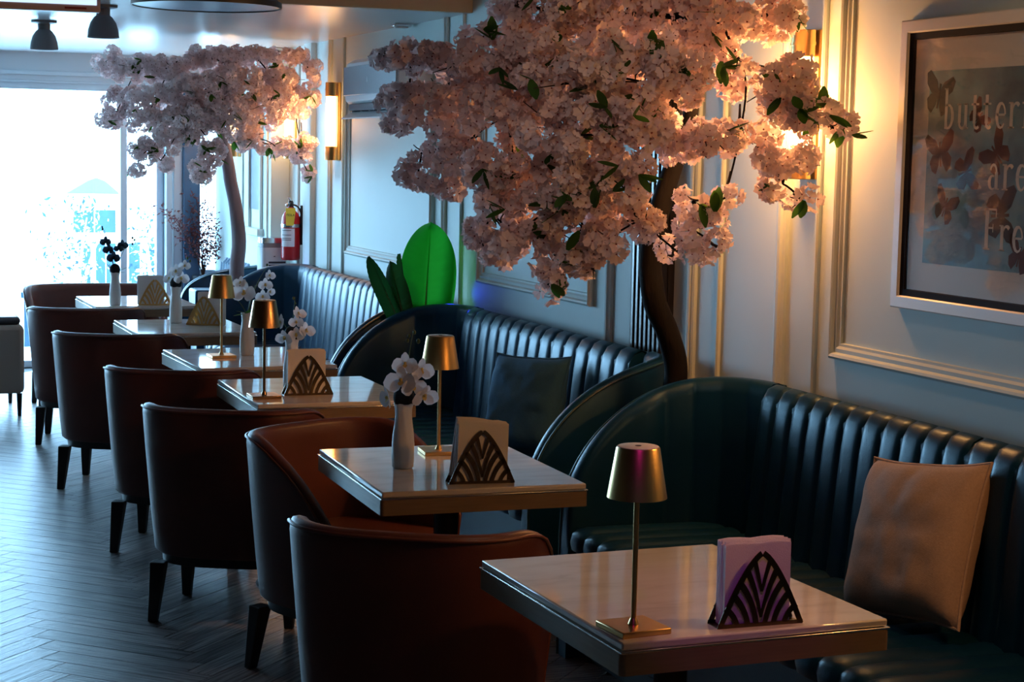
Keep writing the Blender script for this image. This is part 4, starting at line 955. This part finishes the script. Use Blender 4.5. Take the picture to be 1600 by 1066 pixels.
# small hand-drawn serif alphabet: stems, bowls and serifs as flat strips (u to the right = -Y, v up)
def letters(txt, yl, zb, sz, slant=0):
    mb = MB(); X = 0
    def st(pts, w):
        n = len(pts); rs = []
        for i in range(n):
            p, q = Vector(pts[max(i-1, 0)]), Vector(pts[min(i+1, n-1)]); d = (q-p).normalized(); k = (w[i] if isinstance(w, list) else w)/2; c = Vector(pts[i])
            a, b = c+Vector((-d.y, d.x))*k, c-Vector((-d.y, d.x))*k
            rs.append([(-.0118, -(a.x+X)*sz, a.y*sz), (-.0118, -(b.x+X)*sz, b.y*sz), (-.0111, -(b.x+X)*sz, b.y*sz), (-.0111, -(a.x+X)*sz, a.y*sz)])
        mb.rings(rs, True)
    def arc(cx, cy, rx, ry, a0, a1, n=9): return [(cx+rx*math.cos(math.radians(a0+(a1-a0)*k/n)), cy+ry*math.sin(math.radians(a0+(a1-a0)*k/n))) for k in range(n+1)]
    def serif(x, y, w=.22): st([(x-w/2, y), (x+w/2, y)], .035)
    S = .115; T = .05
    for ch in txt:
        if ch == 'b': st([(.1, 0), (.1, 1.0)], S); serif(.06, .98, .12); st(arc(.17, .30, .20, .29, 120, -120), [T, T, .07, .1, S, S, .1, .07, T, T]); X += .50
        elif ch == 'u': st([(.1, .6), (.1, .14)], S); serif(.06, .59, .14); st(arc(.22, .14, .12, .13, 180, 330, 6), T*1.4); st([(.36, .6), (.36, 0)], S); serif(.40, .015, .14); serif(.32, .59, .12); X += .52
        elif ch == 't': st([(.13, .8), (.13, .12)], S); st(arc(.23, .12, .10, .11, 180, 320, 6), T*1.4); st([(.0, .58), (.30, .58)], .05); X += .42
        elif ch == 'e': st([(.06, .32), (.36, .32)], T); st(arc(.22, .30, .16, .29, 5, 320, 12), [T, .05, .05, .06, .09, S, S, S, .1, .08, .06, .05, .04]); X += .46
        elif ch == 'r': st([(.1, 0), (.1, .6)], S); serif(.1, .015); serif(.06, .59, .14); st(arc(.27, .42, .13, .16, 160, 40, 6), [T, T, T, .06, .08, .1, .09]); X += .44
        elif ch == 'a': st([(.34, .42), (.34, .0)], S); st(arc(.22, .42, .12, .17, 0, 165, 7), T*1.3); st(arc(.20, .17, .13, .16, 70, 300, 9), [T, T, .07, .1, .11, .11, .09, .06, T, T]); serif(.39, .015, .12); X += .52
        elif ch == 'F': st([(.12, 0), (.12, .98)], S*1.15); serif(.12, .015, .26); st([(.02, .96), (.48, .96)], .05); st([(.47, .97), (.47, .78)], .03); st([(.12, .52), (.36, .52)], .045); st([(.36, .62), (.36, .42)], .03); X += .56
        elif ch == 'l': st([(.1, 0), (.1, 1.0)], S); serif(.1, .015); serif(.06, .98, .12); X += .26
        elif ch == 'f': st([(.13, 0), (.13, .82)], S); serif(.13, .015); st(arc(.24, .82, .11, .15, 180, 50, 6), T*1.5); st([(.0, .58), (.30, .58)], .05); X += .34
        elif ch == 'i': st([(.1, 0), (.1, .6)], S); serif(.1, .015); st([(.05, .8), (.15, .8)], .1); X += .26
        elif ch == 's': st(arc(.18, .45, .11, .14, 40, 270, 7)+arc(.18, .15, .12, .15, 90, -150, 7), .085); X += .40
        X += .06
    a, b = P0(yl, zb); mb.v = [(x, y+a, z+b) for x, y, z in mb.v]
    return mb
obj('lettering', letters('butterflies', 4.385, 1.770, .115), 'poster_letter', t, 0)
obj('lettering', letters('are', 4.165, 1.604, .115), 'poster_letter', t, 0)
obj('lettering', letters('Free', 4.172, 1.440, .115), 'poster_letter', t, 0)
def butterfly(y, z, s, a, m):
    mb = MB(); ca, sa = math.cos(a), math.sin(a)
    for sg in (1, -1):
        for prof in ([(0, .1), (.25, .55), (.75, .85), (.95, .7), (.85, .3), (.5, .02), (.05, -.05)], [(.05, -.02), (.5, 0), (.72, -.25), (.6, -.6), (.35, -.75), (.12, -.4)]):
            mb.prism([(sg*u*s, v*s) for u, v in (prof if sg > 0 else prof[::-1])], .0112, .0115, lambda q: Vector((-q.z, q.x*ca-q.y*sa+y, q.x*sa+q.y*ca+z)))
    mb.prism([(-.05*s, -.5*s), (.05*s, -.5*s), (.05*s, .45*s), (-.05*s, .45*s)], .0112, .0117, lambda q: Vector((-q.z, q.x*ca-q.y*sa+y, q.x*sa+q.y*ca+z)))
    return mb
for yy, zz, s, a, m in ((4.415, 1.865, .075, .2, 'poster_ink_dark'), (4.395, 1.70, .075, -.15, 'poster_ink'), (4.27, 1.65, .065, 1.3, 'poster_ink'), (4.36, 1.55, .062, .4, 'poster_ink'), (4.13, 1.70, .07, -.8, 'poster_ink'), (4.22, 1.80, .05, .9, 'poster_ink'), (4.10, 1.535, .085, 1.5, 'poster_ink_dark'), (4.01, 1.43, .06, .3, 'poster_ink'), (3.85, 1.75, .08, .4, 'poster_ink'), (3.75, 1.5, .08, -.5, 'poster_ink_dark')):
    obj('butterfly_print', butterfly(*P0(yy, zz), s, a, m), m, t, 0)
obj('glazing', MB().box((-.016, -hy+.055, -hz+.055), (-.014, hy-.055, hz-.055)), 'pane', t, 0)

# ------------------------------------------------------------------ ceiling fittings
def dome(loc, label):
    t = thing('ceiling_spotlight', label, 'ceiling lamp', loc, 0, 'dome ceiling spotlights')
    obj('rose', MB().lathe([(.07, 0), (.07, -.012), (.03, -.02)], 24), 'dome_grey', t)
    obj('neck', MB().lathe([(.034, -.012), (.034, -.055), (.03, -.06)], 20), 'dome_grey', t)
    obj('dome_shade', MB().lathe([(.028, -.045), (.045, -.06), (.062, -.085), (.073, -.12), (.077, -.158), (.074, -.158), (.069, -.12), (.058, -.088), (.03, -.062)], 32, cap0=False, cap1=False), 'dome_grey', t, 60)
    return t
dome((1.185, 10.38, CZ), 'dark dome spotlight on the ceiling, seen whole against the window light')
dome((1.315, 9.05, CZ), 'dark dome spotlight partly hidden by the hanging screen')
t = thing('hanging_screen', 'edge of a hanging flat screen at the top left corner', 'screen', (.70, 7.5, 2.205)); t.rotation_euler = (0, 0, D(-4))
obj('bezel', MB().box((-.40, -.02, 0), (.375, .03, .50)), 'tv_bezel', t, bevel=.006)
obj('display', MB().box((-.385, -.022, .028), (.36, -.0195, .485)), 'tv_screen', t)
obj('logo', MB().box((.235, -.0225, .010), (.32, -.020, .018)), 'logo_red', t)
obj('bracket', MB().box((-.03, .0, .5), (.03, .02, HZ-2.205)), 'shade_dark', t)
t = thing('disc_pendant', 'large round ceiling disc lamp with painted blue window reflection, dark rimmed, at the top edge', 'ceiling lamp', (1.43, 7.1, 2.212))
obj('disc', MB().lathe([(.02, .006), (.285, .012), (.285, .03), (.27, .045), (.05, .055)], 56), 'disc_window_tint', t)
obj('rim', MB().lathe([(.285, .008), (.291, .008), (.291, .03), (.285, .03)], 56, cap0=False, cap1=False), 'shade_dark', t)
obj('stem', MB().lathe([(.02, .05), (.02, HZ-2.197)], 14), 'shade_dark', t)
t = thing('ceiling_sensor', 'tiny silver fitting where the ceiling meets the right wall', 'sensor', (2.93, 9.35, CZ))
obj('body', MB().box((-.05, -.03, -.018), (.05, .03, 0)), 'chrome', t, bevel=.004)
obj('cover', MB().box((-.035, -.02, -.024), (.035, .02, -.018)), 'plastic_white', t, bevel=.002)
bpy.context.view_layer.update()
